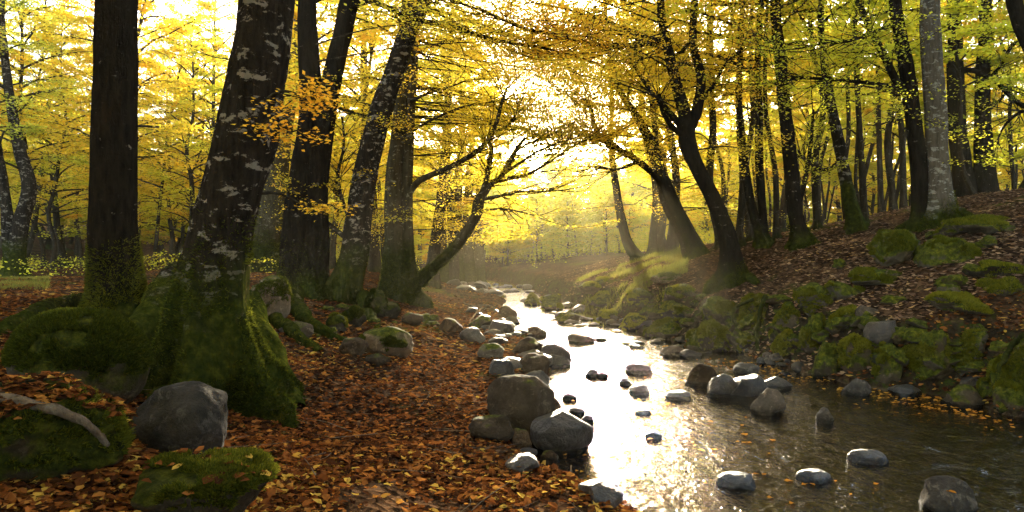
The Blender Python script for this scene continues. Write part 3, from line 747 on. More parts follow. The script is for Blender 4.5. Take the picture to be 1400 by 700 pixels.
def sprayfield(x0, y0, x1, y1, n, d0, d1, w=130, h=26, k=420):
    return [(rng.uniform(x0, x1), rng.uniform(y0, y1), rng.uniform(d0, d1), w * rng.uniform(.7, 1.3), h * rng.uniform(.7, 1.3), k) for _ in range(n)]
TREES = {}
def tree(stems, label, bark_='bark', D=None, H=13, crown=None, limbs=(), roots=(), lobe=(5, .3, .45), seg=20, rings=60, rough=.10,
         dy=0.0, fuzz=0, name='beech_tree', cat='tree', group=None, fuzz_h=1.0, sprays=(), dips=.12):
    bx, by, bw = stems[0][0]
    if D is None:
        h = hit(bx, by)
        if h is None: print('NOHIT', label); h = (0, 25, 0)
        D = h[1]
    X = (bx - PX0) / F * D
    base = np.array([X, D, gz(X, D)])
    root = bpy.data.objects.new(name, None); COL.objects.link(root); root.location = base
    root.empty_display_size = .2
    tag(root, label, cat, group)
    axes = []; limbc = []; sd = 500 + len(TREES) * 7
    mossv = []
    for si, st in enumerate(stems):
        st = [tuple(q) for q in st]
        pts, rad = stem_pts(st, D, H if si == 0 else H * .85, dy)
        off = base[2] - pts[0][2]
        if si == 0:
            pts[0, 2] = base[2]
            if len(pts) > 1 and pts[1, 2] < pts[0, 2] + .05: pts[1, 2] = pts[0, 2] + .06
            ext = pts[0] - np.array([0, 0, dips + .1]); pts = np.vstack([ext, pts]); rad = np.concatenate([[rad[0] * 1.08], rad])
        c = catmull(pts, rings); rr = np.interp(np.linspace(0, len(rad) - 1, rings), np.arange(len(rad)), rad)
        k = np.array([.25, .5, .25]); rr[1:-1] = np.convolve(rr, k, 'valid')
        mb = MB()
        up = abs(np.diff(c, axis=0)[:, 2]).mean() > .6 * np.linalg.norm(np.diff(c, axis=0), axis=1).mean()
        v, f = tube(c, rr, seg, rough, make_lobes(lobe[0], lobe[1] if si == 0 else .0, base[2], lobe[2], sd + si), sd + si, upright=bool(up))
        mb.add(v, f); link('trunk', mb.mesh('trunk', [bark_], base), root)
        mossv.append((v, f))
        if st[-1][2] <= 5.2: limbc.append((c[len(c) // 2:], rr[len(c) // 2:]))
        else: axes.append((pts, rad))
    for lb in limbs:
        dyl = lb[0] if isinstance(lb[0], (int, float)) else 0.0
        lp = lb[1:] if isinstance(lb[0], (int, float)) else lb
        pts = np.array([P(a, b, D) for a, b, c in lp]); rad = np.array([c / F * D / 2 * cosf(a) for a, b, c in lp])
        pts[:, 1] += np.linspace(0, 1, len(pts)) * dyl + dy * (pts[:, 2] - base[2])
        if dyl:   # keep the traced outline when the limb comes forward or goes back
            s = pts[:, 1] / (D + dy * (pts[:, 2] - base[2])); pts[:, 0] *= s; pts[:, 2] = CH + (pts[:, 2] - CH) * s
        n = max(8, len(pts) * 5); c = catmull(pts, n); rr = np.interp(np.linspace(0, len(rad) - 1, n), np.arange(len(rad)), rad)
        mb = MB(); v, f = tube(c, rr, max(6, seg // 2), rough * .8, None, sd + 50); mb.add(v, f)
        link('limb', mb.mesh('limb', [bark_], base), root); limbc.append((c, rr))
    for rt in roots:
        q = []
        for (a, b, c, lift) in rt:
            h = hit(a, b)
            q.append((h[0], h[1], gz(h[0], h[1]) + lift, c / F * h[1] / 2))
        q = np.array(q); n = len(q) * 6; c = catmull(q[:, :3], n); rr = np.interp(np.linspace(0, len(q) - 1, n), np.arange(len(q)), q[:, 3])
        c[:, :3] += .06 * np.stack([fbm(c[:, 0] * 3, c[:, 1] * 3, s=71 + q_, o=3) for q_ in range(3)], 1) * np.clip(np.arange(n) / 5, 0, 1)[:, None]
        mb = MB(); v, f = tube(c, rr, 14, .2, None, sd + 80); mb.add(v, f)
        link('root', mb.mesh('root', [bark_], base), root); mossv.append((v, f))
    if fuzz:
        V, Fc, o_ = [], [], 0
        for v, f in mossv: V.append(v); Fc.append(f + o_); o_ += len(v)
        V = np.concatenate(V); Fc = np.concatenate(Fc); zb = base[2]
        p, n = sample_surf(V, Fc, fuzz, -2, lambda q: np.clip((fuzz_h - (q[:, 2] - zb)) / fuzz_h, 0, 1) ** .7 * (fbm(q[:, 0] * 3, q[:, 1] * 3, q[:, 2] * 2, 3, 3) > -.12))
        mb = MB(); mb.add(*blades(p, n, .022 * (1 + D / 25), .0028 * (1 + D / 10), .4), smooth=False)
        tag(link('moss', mb.mesh('moss', ['moss_blade'], base), root), kind='stuff')
    if crown or sprays:
        cm = MB(); lm = (crown or {}).get('mat', 'gold')
        ex = []
        for c, rr in limbc:            # fine leafy twigs along each limb
            Lb = np.linalg.norm(np.diff(c, axis=0), axis=1).sum()
            for k in range(int(5 + Lb * 7)):
                u = rng.uniform(.25, 1); i = min(int(u * (len(c) - 1)), len(c) - 2)
                t = c[i + 1] - c[i]; t = t / np.linalg.norm(t); w_ = rng.normal(0, 1, 3) * [1, 1, .5]; w_ /= np.linalg.norm(w_)
                L = rng.uniform(.35, 1.25) * (1 + max(0, D - 10) * .12); tr_ = .00085 * D; d1 = t * .8 + w_ * .8; d2 = t * .5 + w_ * 1.1 + np.array([0, 0, .35])
                tp = catmull([c[i], c[i] + d1 * L * .45, c[i] + d2 * L * .9], 8)
                cm.add(*tube(tp, np.linspace(max(.005, min(rr[i] * .7, tr_)), .0022 + .00012 * D, 8), 4), 0)
                n = int(rng.uniform(20, 80) * L * 1.6); q = rng.uniform(.3, 1, n) * 7; qi = q.astype(int).clip(0, 6)
                ex.append(tp[qi] + (tp[qi + 1] - tp[qi]) * (q - qi)[:, None] + rng.normal(0, 1, (n, 3)) * [.11, .11, .035])
        for (a, b, dD, wpx, hpx, n) in sprays:      # drooping sprays seen in the photo: a twig from the stem and a flat leaf cloud
            Ds = D + dD; c0 = P(a, b, Ds); wd, hd = wpx / F * Ds, hpx / F * Ds
            zz = c0[2]; ap, ar = axes[0]; ax0 = np.array([np.interp(zz, np.maximum.accumulate(ap[:, 2]), ap[:, k]) for k in range(3)])
            mid = (ax0 + c0) / 2 + np.array([0, 0, .12])
            cm.add(*tube(catmull([ax0, mid, c0], 9), np.linspace(.020, .007, 9), 5), 0)
            nsub = max(4, n // 45)
            for k in range(nsub):
                cc = c0 + rng.normal(0, 1, 3) * np.array([wd * .3, wd * .28, hd * .3])
                cm.add(*tube(catmull([c0, (c0 + cc) / 2 + np.array([0, 0, .04]), cc], 6), np.linspace(.007, .003, 6), 3), 0)
                m_ = 2 * n // nsub
                ex.append(cc + rng.normal(0, 1, (m_, 3)) * np.array([wd * .2, wd * .2, hd * .12 + .015]))
        if crown:
            for si, (ap, ar) in enumerate(axes):
                zs = np.maximum.accumulate(ap[:, 2] + np.arange(len(ap)) * 1e-6)
                axis = lambda z, ap=ap, zs=zs: np.array([np.interp(z, zs, ap[:, k]) for k in range(3)])
                nb = int(crown['nb'] / (1 if si == 0 else 1.6) / (1 if len(axes) == 1 else 1.25))
                crown_mesh(axis, base[2] + crown['z0'], ap[-1, 2], crown['R'], nb, lm, crown.get('ls', .085), crown.get('per', 22), crown.get('tw', 7),
                           crown.get('pitch', (.2, .7)), mb=cm, extra=ex if si == 0 else None, smat='amber' if D < 9.5 else None, dens=crown.get('dens', 1))
        else:
            cm.add(*leaves(np.concatenate(ex), .05, .5), 1, smooth=False)
        link('crown', cm.mesh('crown', ['bark_thin', lm, 'amber'], base), root)
    TREES[label] = (root, D)
    print('tree', label[:40], 'D=%.1f z=%.2f' % (D, base[2]))
    return root

NEAR = lambda m_, nb=26, z0=5.2, R=3.2: dict(z0=z0, R=R, nb=nb, mat=m_, per=40, ls=.09)
# ---- left side, near
tree([[(158, 444, 110), (158, 425, 90), (160, 390, 76), (156, 300, 68), (157, 200, 66), (159, 100, 62), (160, 0, 60)]],
     'thick straight almost black trunk left of the spotted leaning one', 'bark', H=13, crown=NEAR('gold', 16, 6.2), seg=48, rings=120, lobe=(6, .34, .22), rough=.06, fuzz=26000, fuzz_h=1.0,
     roots=[[(130, 430, 40, .10), (90, 432, 34, .10), (50, 440, 30, .06), (10, 452, 26, .0), (-30, 462, 22, -.05)], [(190, 425, 30, .08), (215, 428, 22, .03), (240, 436, 14, -.03)]])
tree([[(292, 545, 158), (290, 500, 132), (288, 450, 112), (290, 400, 98), (300, 340, 92), (318, 260, 88), (338, 180, 88), (352, 90, 84), (364, 0, 76)]],
     'massive leaning trunk with pale lichen spots and splayed mossy roots', 'bark_spotted', H=14, crown=NEAR('gold', 18, 6.0), seg=64, rings=160, lobe=(5, .80, .50), rough=.10, fuzz=52000, fuzz_h=1.5,
     roots=[[(330, 470, 66, .36), (352, 500, 60, .22), (378, 530, 48, .08), (405, 556, 30, -.02)], [(250, 440, 64, .42), (212, 462, 56, .20), (170, 480, 50, .06), (130, 500, 34, -.04)],
            [(270, 500, 64, .25), (240, 535, 52, .06), (215, 550, 34, -.04)], [(318, 510, 60, .22), (335, 545, 48, .04), (350, 562, 36, -.03)]],
     sprays=[(425, 135, -.6, 90, 34, 260), (400, 180, -.5, 80, 26, 130), (425, 285, .4, 90, 16, 120)])
tree([[(362, 372, 62), (362, 345, 48), (372, 280, 40), (380, 200, 36), (392, 100, 32), (398, 0, 30)]],
     'mossy trunk half hidden just right of the spotted one', 'bark_mossy', H=13, crown=NEAR('gold', 14, 5.5), seg=32, rings=90, rough=.1, fuzz=12000, fuzz_h=2.2)
tree([[(418, 402, 92), (414, 375, 66), (410, 330, 52), (414, 240, 38), (424, 150, 31), (421, 60, 28), (420, 0, 26)],
      [(424, 385, 50), (428, 330, 44), (432, 250, 34), (444, 160, 31), (460, 80, 28), (478, 0, 27)]],
     'dark double stemmed trunk with a V of two stems', 'bark', H=13, crown=NEAR('gold', 20, 5.8), seg=36, rings=100, lobe=(5, .35, .3), fuzz=16000, fuzz_h=1.2,
     roots=[[(400, 410, 30, .08), (372, 425, 24, .05), (350, 442, 18, .03)], [(400, 418, 26, .08), (420, 445, 20, .05), (450, 462, 15, .04), (478, 470, 10, -.02)], [(375, 440, 22, .06), (400, 462, 18, .05), (440, 480, 14, -.02)]],
     limbs=[(-1.5, (470, 20, 9), (505, 2, 7.5), (560, 24, 6.5), (618, 36, 5.5), (680, 55, 4.5), (745, 66, 3), (800, 80, 1.5))],
     sprays=[(600, 30, -1.5, 160, 30, 420), (720, 55, -1.5, 150, 30, 420), (480, 250, .2, 60, 16, 100)])
tree([[(464, 412, 62), (470, 390, 50), (486, 345, 40), (492, 290, 36), (500, 230, 34), (518, 160, 32), (538, 100, 29), (558, 45, 27), (577, 0, 25)]],
     'dark bow shaped trunk leaning right over the low mossy stones', 'bark_spotted', H=13, crown=NEAR('gold', 18, 5.4), seg=36, rings=100, lobe=(4, .35, .25), fuzz=9000, fuzz_h=1.0,
     roots=[[(480, 405, 26, .1), (500, 420, 20, .08), (508, 440, 14, -.02)]],
     limbs=[(0.8, (492, 320, 8), (470, 280, 6), (462, 240, 5), (470, 200, 4), (468, 160, 3)), (.5, (487, 335, 9), (460, 315, 7), (440, 295, 5), (430, 265, 3))],
     sprays=[(545, 180, .3, 110, 26, 300), (530, 120, .3, 80, 20, 160)])
tree([[(545, 408, 66), (545, 385, 50), (540, 330, 28), (538, 250, 24), (546, 170, 20), (550, 90, 17), (556, 0, 14)],
      [(558, 395, 36), (557, 350, 20), (556, 280, 17), (558, 200, 15), (563, 120, 13), (568, 40, 11)],
      [(563, 392, 34), (580, 376, 26), (604, 356, 22), (630, 328, 18), (650, 296, 16), (656, 272, 15), (672, 250, 12), (688, 238, 9), (704, 208, 7), (718, 188, 5)]],
     'mossy clump of stems with one long limb arching out toward the water', 'bark_mossy', H=12, crown=dict(z0=3.2, R=3.4, nb=26, mat='gold', per=62), seg=28, rings=90, lobe=(5, .35, .35), fuzz=9000, fuzz_h=1.3,
     limbs=[(0, (656, 274, 9), (664, 250, 8), (668, 232, 7), (672, 205, 6), (666, 188, 4.5)),
            (.8, (676, 248, 7), (700, 243, 5.5), (722, 238, 4.5), (750, 222, 3.4), (776, 205, 2.4), (804, 190, 1.2)), (-.7, (684, 240, 5), (706, 226, 4), (732, 209, 3), (758, 197, 2), (782, 190, 1.2)), (.3, (660, 272, 6), (684, 268, 4.5), (712, 262, 3.2), (740, 262, 2), (765, 256, 1.2)), (-.4, (648, 296, 5), (662, 288, 4), (690, 286, 2.6), (722, 292, 1.2)),
            (-.8, (557, 268, 10), (570, 250, 9), (588, 240, 8), (612, 230, 7.5), (640, 215, 7), (664, 196, 6.5), (678, 170, 6), (686, 140, 4.5), (694, 118, 2)), (-.6, (672, 182, 4), (694, 172, 3.5), (704, 158, 3), (712, 132, 1.5)),
            (.5, (704, 208, 4), (722, 196, 3), (744, 190, 2), (762, 178, 1))],
     sprays=[(600, 250, .5, 100, 18, 260), (575, 290, 0, 90, 14, 240), (640, 200, .5, 120, 22, 420), (700, 150, .5, 130, 26, 520), (735, 215, 0, 120, 18, 420), (690, 280, .5, 110, 14, 300), (750, 180, .8, 100, 24, 300), (530, 300, -.3, 90, 14, 200)] + sprayfield(520, -40, 720, 110, 18, 0, 8) + sprayfield(640, 40, 830, 190, 46, 2, 10, 150, 26, 900) + sprayfield(470, 120, 660, 330, 16, 1, 6))
tree([[(20, 378, 44), (22, 350, 30), (30, 300, 24), (40, 255, 22), (28, 210, 20), (16, 150, 15), (8, 90, 13), (2, 30, 11)],
      [(18, 372, 28), (12, 320, 20), (6, 260, 16), (-6, 190, 14), (-20, 110, 12)]],
     'twisted twin stems at the far left edge of the clearing', 'bark_spotted', H=10, crown=dict(z0=3.0, R=2.6, nb=22, mat='green', per=50), seg=20, rings=80, lobe=(4, .3, .3),
     limbs=[(.3, (8, 120, 7), (-30, 100, 6), (-60, 60, 4))])
tree([[(82, 342, 34), (64, 330, 18), (50, 300, 11), (44, 270, 9), (34, 220, 8), (20, 150, 7)]],
     'low slanting stem behind the twisted twins', 'bark', H=7, crown=dict(z0=2.6, R=2.2, nb=14, mat='green', per=50), seg=14, rings=50)
# ---- left side, middle distance
tree([[(250, 350, 26), (250, 320, 16), (249, 250, 14), (252, 170, 12), (250, 90, 10)]], 'straight thin trunk seen between the black and the spotted trunks', 'bark_thin', H=11, crown=dict(z0=2.6, R=3.4, nb=30, mat='lime', per=60), seg=12, rings=40)
tree([[(222, 350, 16), (214, 322, 10), (206, 300, 8), (196, 262, 6), (190, 200, 5)]], 'short crooked sapling near the black trunk', 'bark_thin', H=6, crown=dict(z0=1.6, R=2.2, nb=20, mat='gold', per=60), seg=10, rings=36)
tree([[(275, 345, 14), (276, 320, 8), (270, 270, 6), (268, 200, 5)]], 'leaning sapling close behind the spotted trunk', 'bark_thin', H=7, crown=dict(z0=2.0, R=2.4, nb=20, mat='gold', per=60), seg=10, rings=36)
tree([[(590, 392, 26), (592, 360, 18), (600, 300, 15), (608, 230, 14), (612, 150, 12), (614, 80, 9)]], 'slim dark trunk just behind the arching limb', 'bark_thin', H=12, crown=dict(z0=3.0, R=3.4, nb=34, mat='lime', per=62), seg=14, rings=50)
tree([[(618, 385, 20), (620, 350, 14), (616, 280, 12), (610, 200, 10)]], 'faint slender trunk by the dark stump clump', 'bark_thin', H=13, crown=dict(z0=4, R=3.6, nb=36, mat='gold', per=62), seg=12, rings=40)
tree([[(512, 372, 22), (512, 340, 15), (508, 260, 13), (500, 160, 11), (497, 80, 10)]], 'slim trunk seen behind the bow shaped one', 'bark_thin', H=13, crown=dict(z0=3.4, R=3.6, nb=34, mat='gold', per=62), seg=12, rings=40)
tree([[(452, 368, 14), (455, 330, 10), (460, 290, 8), (458, 240, 7)]], 'thin bent sapling framed by the V stem and the bow', 'bark_thin', H=9, crown=dict(z0=2.4, R=3, nb=26, mat='gold', per=62), seg=10, rings=36)
for i, (px, D_, hh, mt, lb) in enumerate([(640, 36, 11, 'lime', 'short dark trunk in the clump beyond the sunny patch, left one'), (655, 39, 11, 'gold', 'short dark trunk in the clump beyond the sunny patch, right one'),
        (625, 34, 12, 'gold', 'moss green trunk at the near end of the far clump'), (604, 32, 12, 'lime', 'thick dim trunk framed under the arching limb')]):
    yb = 350 + (CH - gz((px - 700) / F * D_, D_)) / D_ * F
    tree([[(px, yb, 22), (px + 1, yb - 20, 17), (px - 1, yb - 80, 14), (px + 3, yb - 160, 10)]], lb, 'bark_mossy', D=D_, H=hh, crown=dict(z0=2.0, R=3.4, nb=34, mat=mt, per=62, ls=.12), seg=12, rings=36)

# ---- right side
tree([[(1003, 388, 62), (1001, 372, 42), (998, 345, 30), (990, 310, 25), (973, 268, 23), (952, 228, 23), (940, 195, 24), (938, 165, 20), (925, 115, 16), (912, 60, 13), (903, 0, 11)],
      [(941, 180, 18), (953, 150, 15), (958, 105, 13), (948, 60, 11), (950, 0, 10)]],
     'sinuous dark tree standing alone on the right bank edge', 'bark', H=13, crown=dict(z0=4.3, R=3.8, nb=26, mat='gold', per=60), seg=30, rings=110, lobe=(4, .3, .22), fuzz=5000, fuzz_h=.5,
     roots=[[(1010, 386, 20, .05), (1025, 384, 14, .03), (1038, 388, 8, -.02)]],
     limbs=[(-2.0, (912, 50, 10), (890, 58, 8), (855, 63, 7), (815, 61, 6), (770, 50, 5), (715, 38, 4), (660, 15, 3), (600, -5, 2)), (1.0, (936, 178, 12), (912, 150, 8), (890, 125, 6), (870, 95, 5), (855, 60, 3)),
            (-.5, (940, 190, 10), (918, 172, 7), (905, 150, 5), (902, 128, 4)), (.8, (955, 140, 9), (975, 118, 6), (990, 90, 4), (1010, 70, 3))],
     sprays=[(800, 45, -1.2, 240, 36, 900), (880, 80, -.6, 190, 40, 800), (940, 30, -.5, 190, 50, 800), (700, 25, -1.5, 180, 30, 500), (860, 150, .8, 150, 30, 480), (1000, 130, .5, 130, 40, 480)] + sprayfield(620, -60, 960, 110, 20, -3, 5) + sprayfield(820, 60, 1060, 220, 10, 0, 4))
tree([[(957, 350, 40), (950, 335, 26), (932, 300, 21), (914, 262, 18), (898, 222, 17), (886, 188, 15), (868, 155, 12), (850, 128, 10), (838, 90, 8), (830, 50, 6)]],
     'slender dark tree leaning left behind the sinuous one', 'bark', H=11, crown=dict(z0=4.2, R=3.2, nb=26, mat='gold', per=62), seg=20, rings=80,
     limbs=[(-.6, (918, 262, 10), (902, 246, 9), (880, 226, 9), (860, 212, 8.5), (838, 200, 8), (820, 188, 7), (812, 170, 6), (808, 150, 5), (800, 135, 2)), (-.4, (858, 211, 4), (845, 200, 3), (828, 188, 2), (775, 170, 1.2)),
            (.4, (870, 222, 5), (842, 232, 3.5), (812, 228, 2), (790, 238, 1))],
     sprays=[(780, 190, 0, 120, 18, 260), (830, 130, .5, 120, 26, 320)] + sprayfield(720, -40, 930, 60, 12, 0, 8) + sprayfield(700, 40, 900, 190, 40, 2, 10, 150, 26, 900) + sprayfield(860, 180, 1000, 300, 9, 1, 5))
tree([[(882, 353, 34), (868, 345, 20), (856, 325, 14), (848, 290, 12), (843, 260, 11), (836, 200, 8)]], 'small hooked tree leaning out over the far right bank', 'bark', H=9, crown=dict(z0=3.2, R=3, nb=22, mat='lime', per=62), seg=16, rings=60)
tree([[(944, 352, 20), (932, 322, 14), (915, 290, 12), (902, 250, 10)]], 'thin leaning stem tucked beside the slender dark tree', 'bark_thin', H=9, crown=dict(z0=3.4, R=2.8, nb=18, mat='gold', per=62), seg=12, rings=50)
tree([[(1046, 335, 30), (1040, 318, 18), (1028, 285, 13), (1020, 240, 12), (1014, 190, 11), (1010, 120, 9)], [(1044, 325, 14), (1042, 280, 12), (1038, 220, 12), (1038, 150, 11), (1036, 80, 9)]],
     'twin stemmed tree on the slope right of the sinuous one', 'bark', H=12, crown=dict(z0=3.6, R=3.2, nb=30, mat='gold', per=62), seg=18, rings=70)
tree([[(1098, 336, 44), (1094, 318, 26), (1086, 285, 21), (1080, 220, 20), (1073, 150, 18), (1067, 80, 17), (1060, 0, 15)]],
     'tall dark tree with a swollen foot midway up the right slope', 'bark', H=13, crown=dict(z0=4.4, R=3.4, nb=28, mat='lime', per=62), seg=24, rings=90, lobe=(4, .3, .2), fuzz=2500, fuzz_h=.5,
     limbs=[(1, (1088, 290, 8), (1100, 250, 7), (1108, 200, 6), (1112, 150, 4))])
tree([[(1172, 312, 34), (1166, 292, 22), (1155, 240, 18), (1146, 190, 17), (1134, 130, 14), (1126, 75, 11), (1122, 20, 9)]],
     'spotted tree leaning left midway along the slope', 'bark_spotted', H=11, crown=dict(z0=4.2, R=3.0, nb=24, mat='lime', per=62), seg=20, rings=80,
     limbs=[(.5, (1150, 220, 8), (1130, 232, 6), (1105, 222, 4), (1090, 205, 3))])
tree([[(1255, 312, 34), (1258, 290, 26), (1256, 230, 25), (1248, 160, 23), (1240, 100, 22), (1230, 40, 19), (1224, 0, 18)]],
     'dark forked trunk touching the left side of the pale one', 'bark', H=12, crown=dict(z0=5.0, R=3.4, nb=22, mat='lime', per=55), seg=26, rings=90,
     limbs=[(0, (1242, 130, 15), (1226, 112, 12), (1208, 75, 11), (1190, 40, 10), (1172, 0, 9)), (-.8, (1240, 122, 8), (1200, 115, 6), (1150, 110, 5), (1085, 106, 4), (1070, 112, 2)), (-1, (1232, 30, 8), (1200, 42, 6), (1165, 55, 5), (1120, 60, 3))],
     sprays=[(1120, 75, -.5, 170, 40, 500), (1180, 130, -.5, 130, 26, 280)])
tree([[(1287, 304, 66), (1285, 285, 46), (1282, 250, 36), (1280, 200, 33), (1277, 120, 31), (1273, 50, 29), (1272, 0, 28)]],
     'pale grey bark tree with mossy foot high on the right slope', 'bark_pale', H=13, crown=dict(z0=5.4, R=3.2, nb=20, mat='lime', per=50), seg=36, rings=110, lobe=(5, .4, .3), fuzz=9000, fuzz_h=.6,
     roots=[[(1300, 296, 24, .06), (1318, 298, 16, .03), (1332, 304, 10, -.02)], [(1268, 302, 22, .06), (1240, 312, 16, .03), (1215, 325, 10, -.02)]])
tree([[(1320, 262, 44), (1318, 240, 30), (1310, 190, 26), (1306, 120, 25), (1306, 50, 22), (1304, 0, 20)]],
     'black trunk standing right behind the pale tree', 'bark', H=12, crown=dict(z0=5.0, R=3.2, nb=20, mat='lime', per=55), seg=24, rings=80,
     limbs=[(-1.2, (1308, 95, 9), (1335, 98, 8), (1362, 112, 7), (1390, 140, 6.5), (1430, 160, 6)), (.5, (1375, 128, 5), (1362, 142, 4), (1350, 150, 3))])
tree([[(1348, 240, 50), (1346, 222, 30), (1344, 170, 24), (1344, 100, 21), (1347, 40, 19), (1347, 0, 18)]],
     'dark trunk with a flared foot at the slope crest', 'bark', H=12, crown=dict(z0=5.0, R=3.2, nb=20, mat='lime', per=55), seg=24, rings=80, lobe=(5, .4, .3),
     limbs=[(-1, (1350, 110, 6), (1368, 90, 5), (1385, 60, 4), (1410, 50, 4))])
tree([[(1470, 280, 60), (1450, 180, 32), (1418, 80, 28), (1386, 0, 24)]], 'trunk leaning in from beyond the right edge at the top corner', 'bark', D=12.5, H=10, crown=dict(z0=4.6, R=2.8, nb=14, mat='lime', per=55), seg=20, rings=60,
     limbs=[(0, (1425, 160, 7), (1400, 152, 6), (1375, 170, 4), (1362, 195, 2))])
sap = [(1130, 300, 12, 1126, 'gold', 'thin sapling midway between the tall dark and the spotted tree'), (1182, 305, 9, 1172, 'lime', 'pencil thin sapling just right of the spotted leaning tree'),
       (1205, 288, 8, 1200, 'lime', 'thin sapling with a slight kink before the dark forked trunk'), (1221, 285, 10, 1212, 'lime', 'sapling close to the left of the dark forked trunk'),
       (1070, 318, 10, 1082, 'gold', 'sapling leaning right beside the tall dark tree'), (1118, 312, 10, 1104, 'lime', 'sapling crossing behind the tall dark tree to the left'),
       (985, 340, 12, 968, 'gold', 'thin stem standing behind the sinuous tree'), (1012, 335, 10, 1000, 'gold', 'thin stem left of the twin stemmed tree'),
       (918, 345, 11, 912, 'gold', 'straight pole stem left of the slender leaning tree'), (905, 344, 9, 893, 'lime', 'very slim pole stem nearer the hooked tree'),
       (893, 347, 10, 884, 'gold', 'pole stem right behind the hooked tree'), (1150, 296, 8, 1158, 'lime', 'fine straight sapling right behind the spotted tree'),
       (1063, 325, 8, 1050, 'gold', 'fine leaning sapling right of the twin stems'), (1236, 280, 9, 1222, 'lime', 'slim stem hugging the forked trunk'),
       (1026, 330, 9, 1024, 'gold', 'fine stem inside the gap of the twin tree')]
for px, py, w_, tx, mt, lb in sap:
    j = rng.normal(0, 6, 3)
    tree([[(px, py, w_ * 1.9), (px - 1, py - 16, w_ * 1.1), (px * .7 + tx * .3 + j[0], py - 90, w_), (px * .4 + tx * .6 + j[1], py - 170, w_ * .85), (tx + j[2], py - 260, w_ * .7)]],
         lb, 'bark_thin', H=10.5, crown=dict(z0=3.4, R=2.5, nb=18, mat=mt, per=55), seg=10, rings=50, name='sapling', cat='sapling')

# ---- background: prototypes copied as objects
def proto(seed, H, z0, R, nb, mt, r0, ls, per):
    r = np.random.default_rng(seed)
    n = 9; pts = np.zeros((n, 3)); pts[:, 2] = np.linspace(-.3, H, n)
    pts[1:, :2] = np.cumsum(r.normal(0, .16, (n - 1, 2)), 0)
    rad = np.linspace(r0, .02, n); rad[0] *= 1.5
    mb = MB(); mb.add(*tube(catmull(pts, 36), np.interp(np.linspace(0, n - 1, 36), np.arange(n), rad), 9, .1, make_lobes(4, .3, 0, .3, seed), seed, upright=True))
    tm = mb.mesh('trunk', ['bark_thin'])
    ax = lambda z: np.array([np.interp(z, pts[:, 2], pts[:, k]) for k in range(3)])
    cm = crown_mesh(ax, z0, H, R, nb, mt, ls, per)
    return tm, cm
protos = {'mid': [proto(1, 13, 2.2, 3.6, 44, 'gold', .15, .11, 58), proto(2, 12, 3.2, 3.2, 38, 'gold', .12, .11, 58), proto(3, 14, 1.8, 3.8, 46, 'lime', .17, .11, 58), proto(4, 11, 2.6, 3.0, 36, 'gold', .10, .11, 58)],
          'thin': [proto(11, 11, 4.0, 2.4, 24, 'lime', .085, .11, 70), proto(12, 12, 5.0, 2.6, 24, 'gold', .10, .11, 70), proto(13, 10, 3.0, 2.2, 24, 'lime', .07, .11, 70)],
          'far': [proto(5, 12, 2.4, 4.2, 44, 'lime', .2, .24, 60), proto(6, 10.5, 1.6, 4.0, 40, 'gold', .17, .24, 60), proto(7, 11, 1.4, 4.4, 44, 'lime', .2, .24, 60)]}
def clear(x, y, corr=True):
    """keep the stream corridor open toward the sun"""
    xl = np.interp(y, SY, SL); xr = np.interp(y, SY, SR)
    c = .75 + y * .0955
    lo, hi = min(xl, c - 5.6 if y < 48 else c - 4), max(xr + 1.0, c + 3.0)
    if 17 < y < 36 and 2.5 < x - .0955 * y < 8.5 and rng.random() < .72: return False
    if 36 < y < 84 and 3 < x - .0955 * y < 9 and rng.random() < .9: return False
    return not (lo - 1.2 < x < hi)
placed = []
def scatter(kind, n, box, mind, label, group, smin=.85, smax=1.15, hscale=1.0, test=None):
    x0, x1, y0, y1 = box; c = 0; tries = 0
    while c < n and tries < 6000:
        tries += 1
        x, y = rng.uniform(x0, x1), rng.uniform(y0, y1)
        if abs(x) > .78 * y + 3: continue
        if test and not test(x, y): continue
        if any((x - a) ** 2 + (y - b) ** 2 < mind ** 2 for a, b in placed): continue
        placed.append((x, y)); c += 1
        tm, cm = protos[kind][rng.integers(len(protos[kind]))]
        e = bpy.data.objects.new('background_tree', None); COL.objects.link(e); e.location = (x, y, gz(x, y))
        s = rng.uniform(smin, smax) * hscale; e.scale = (s, s, s * rng.uniform(.9, 1.1)); e.rotation_euler = (rng.normal(0, .04), rng.normal(0, .04), rng.uniform(0, 6.28))
        link('trunk', tm, e); link('crown', cm, e)
        tag(e, label, 'tree', group)
for o in list(TREES.values()): placed.append((o[0].location.x, o[0].location.y))
scatter('mid', 40, (-34, -4, 17, 50), 2.4, 'yellowing forest tree standing well behind the left bank trunks', 'forest trees behind the left bank', test=clear)
scatter('thin', 46, (5, 34, 17, 42), 1.5, 'thin forest tree in the dense stand up the right slope', 'thin trees of the right hand stand', test=clear)
scatter('mid', 20, (6, 42, 26, 52), 3, 'leafy forest tree deep in the right hand wood', 'leafy trees deep in the right wood', test=clear)
scatter('far', 46, (-52, -2, 48, 84), 4.0, 'hazy distant tree beyond the left bank forest', 'distant hazy trees on the left', test=clear)
scatter('far', 30, (8, 62, 48, 84), 4.0, 'hazy distant tree beyond the right hand wood', 'distant hazy trees on the right', test=clear)
scatter('far', 26, (-9, 9, 47, 60), 1.5, 'low hazy tree of the row closing the valley', 'hazy tree row closing the valley', hscale=.42, test=lambda x, y: not (np.interp(y, SY, SL) - .3 < x < np.interp(y, SY, SR) + .3))
scatter('far', 20, (-10, 20, 60, 82), 2.4, 'second row hazy tree behind the valley row', 'second hazy tree row', hscale=.52)
scatter('far', 80, (-50, 66, 84, 160), 4.0, 'tiny hazed tree on the far hillside above the bend', 'trees on the far hillside', hscale=.9)

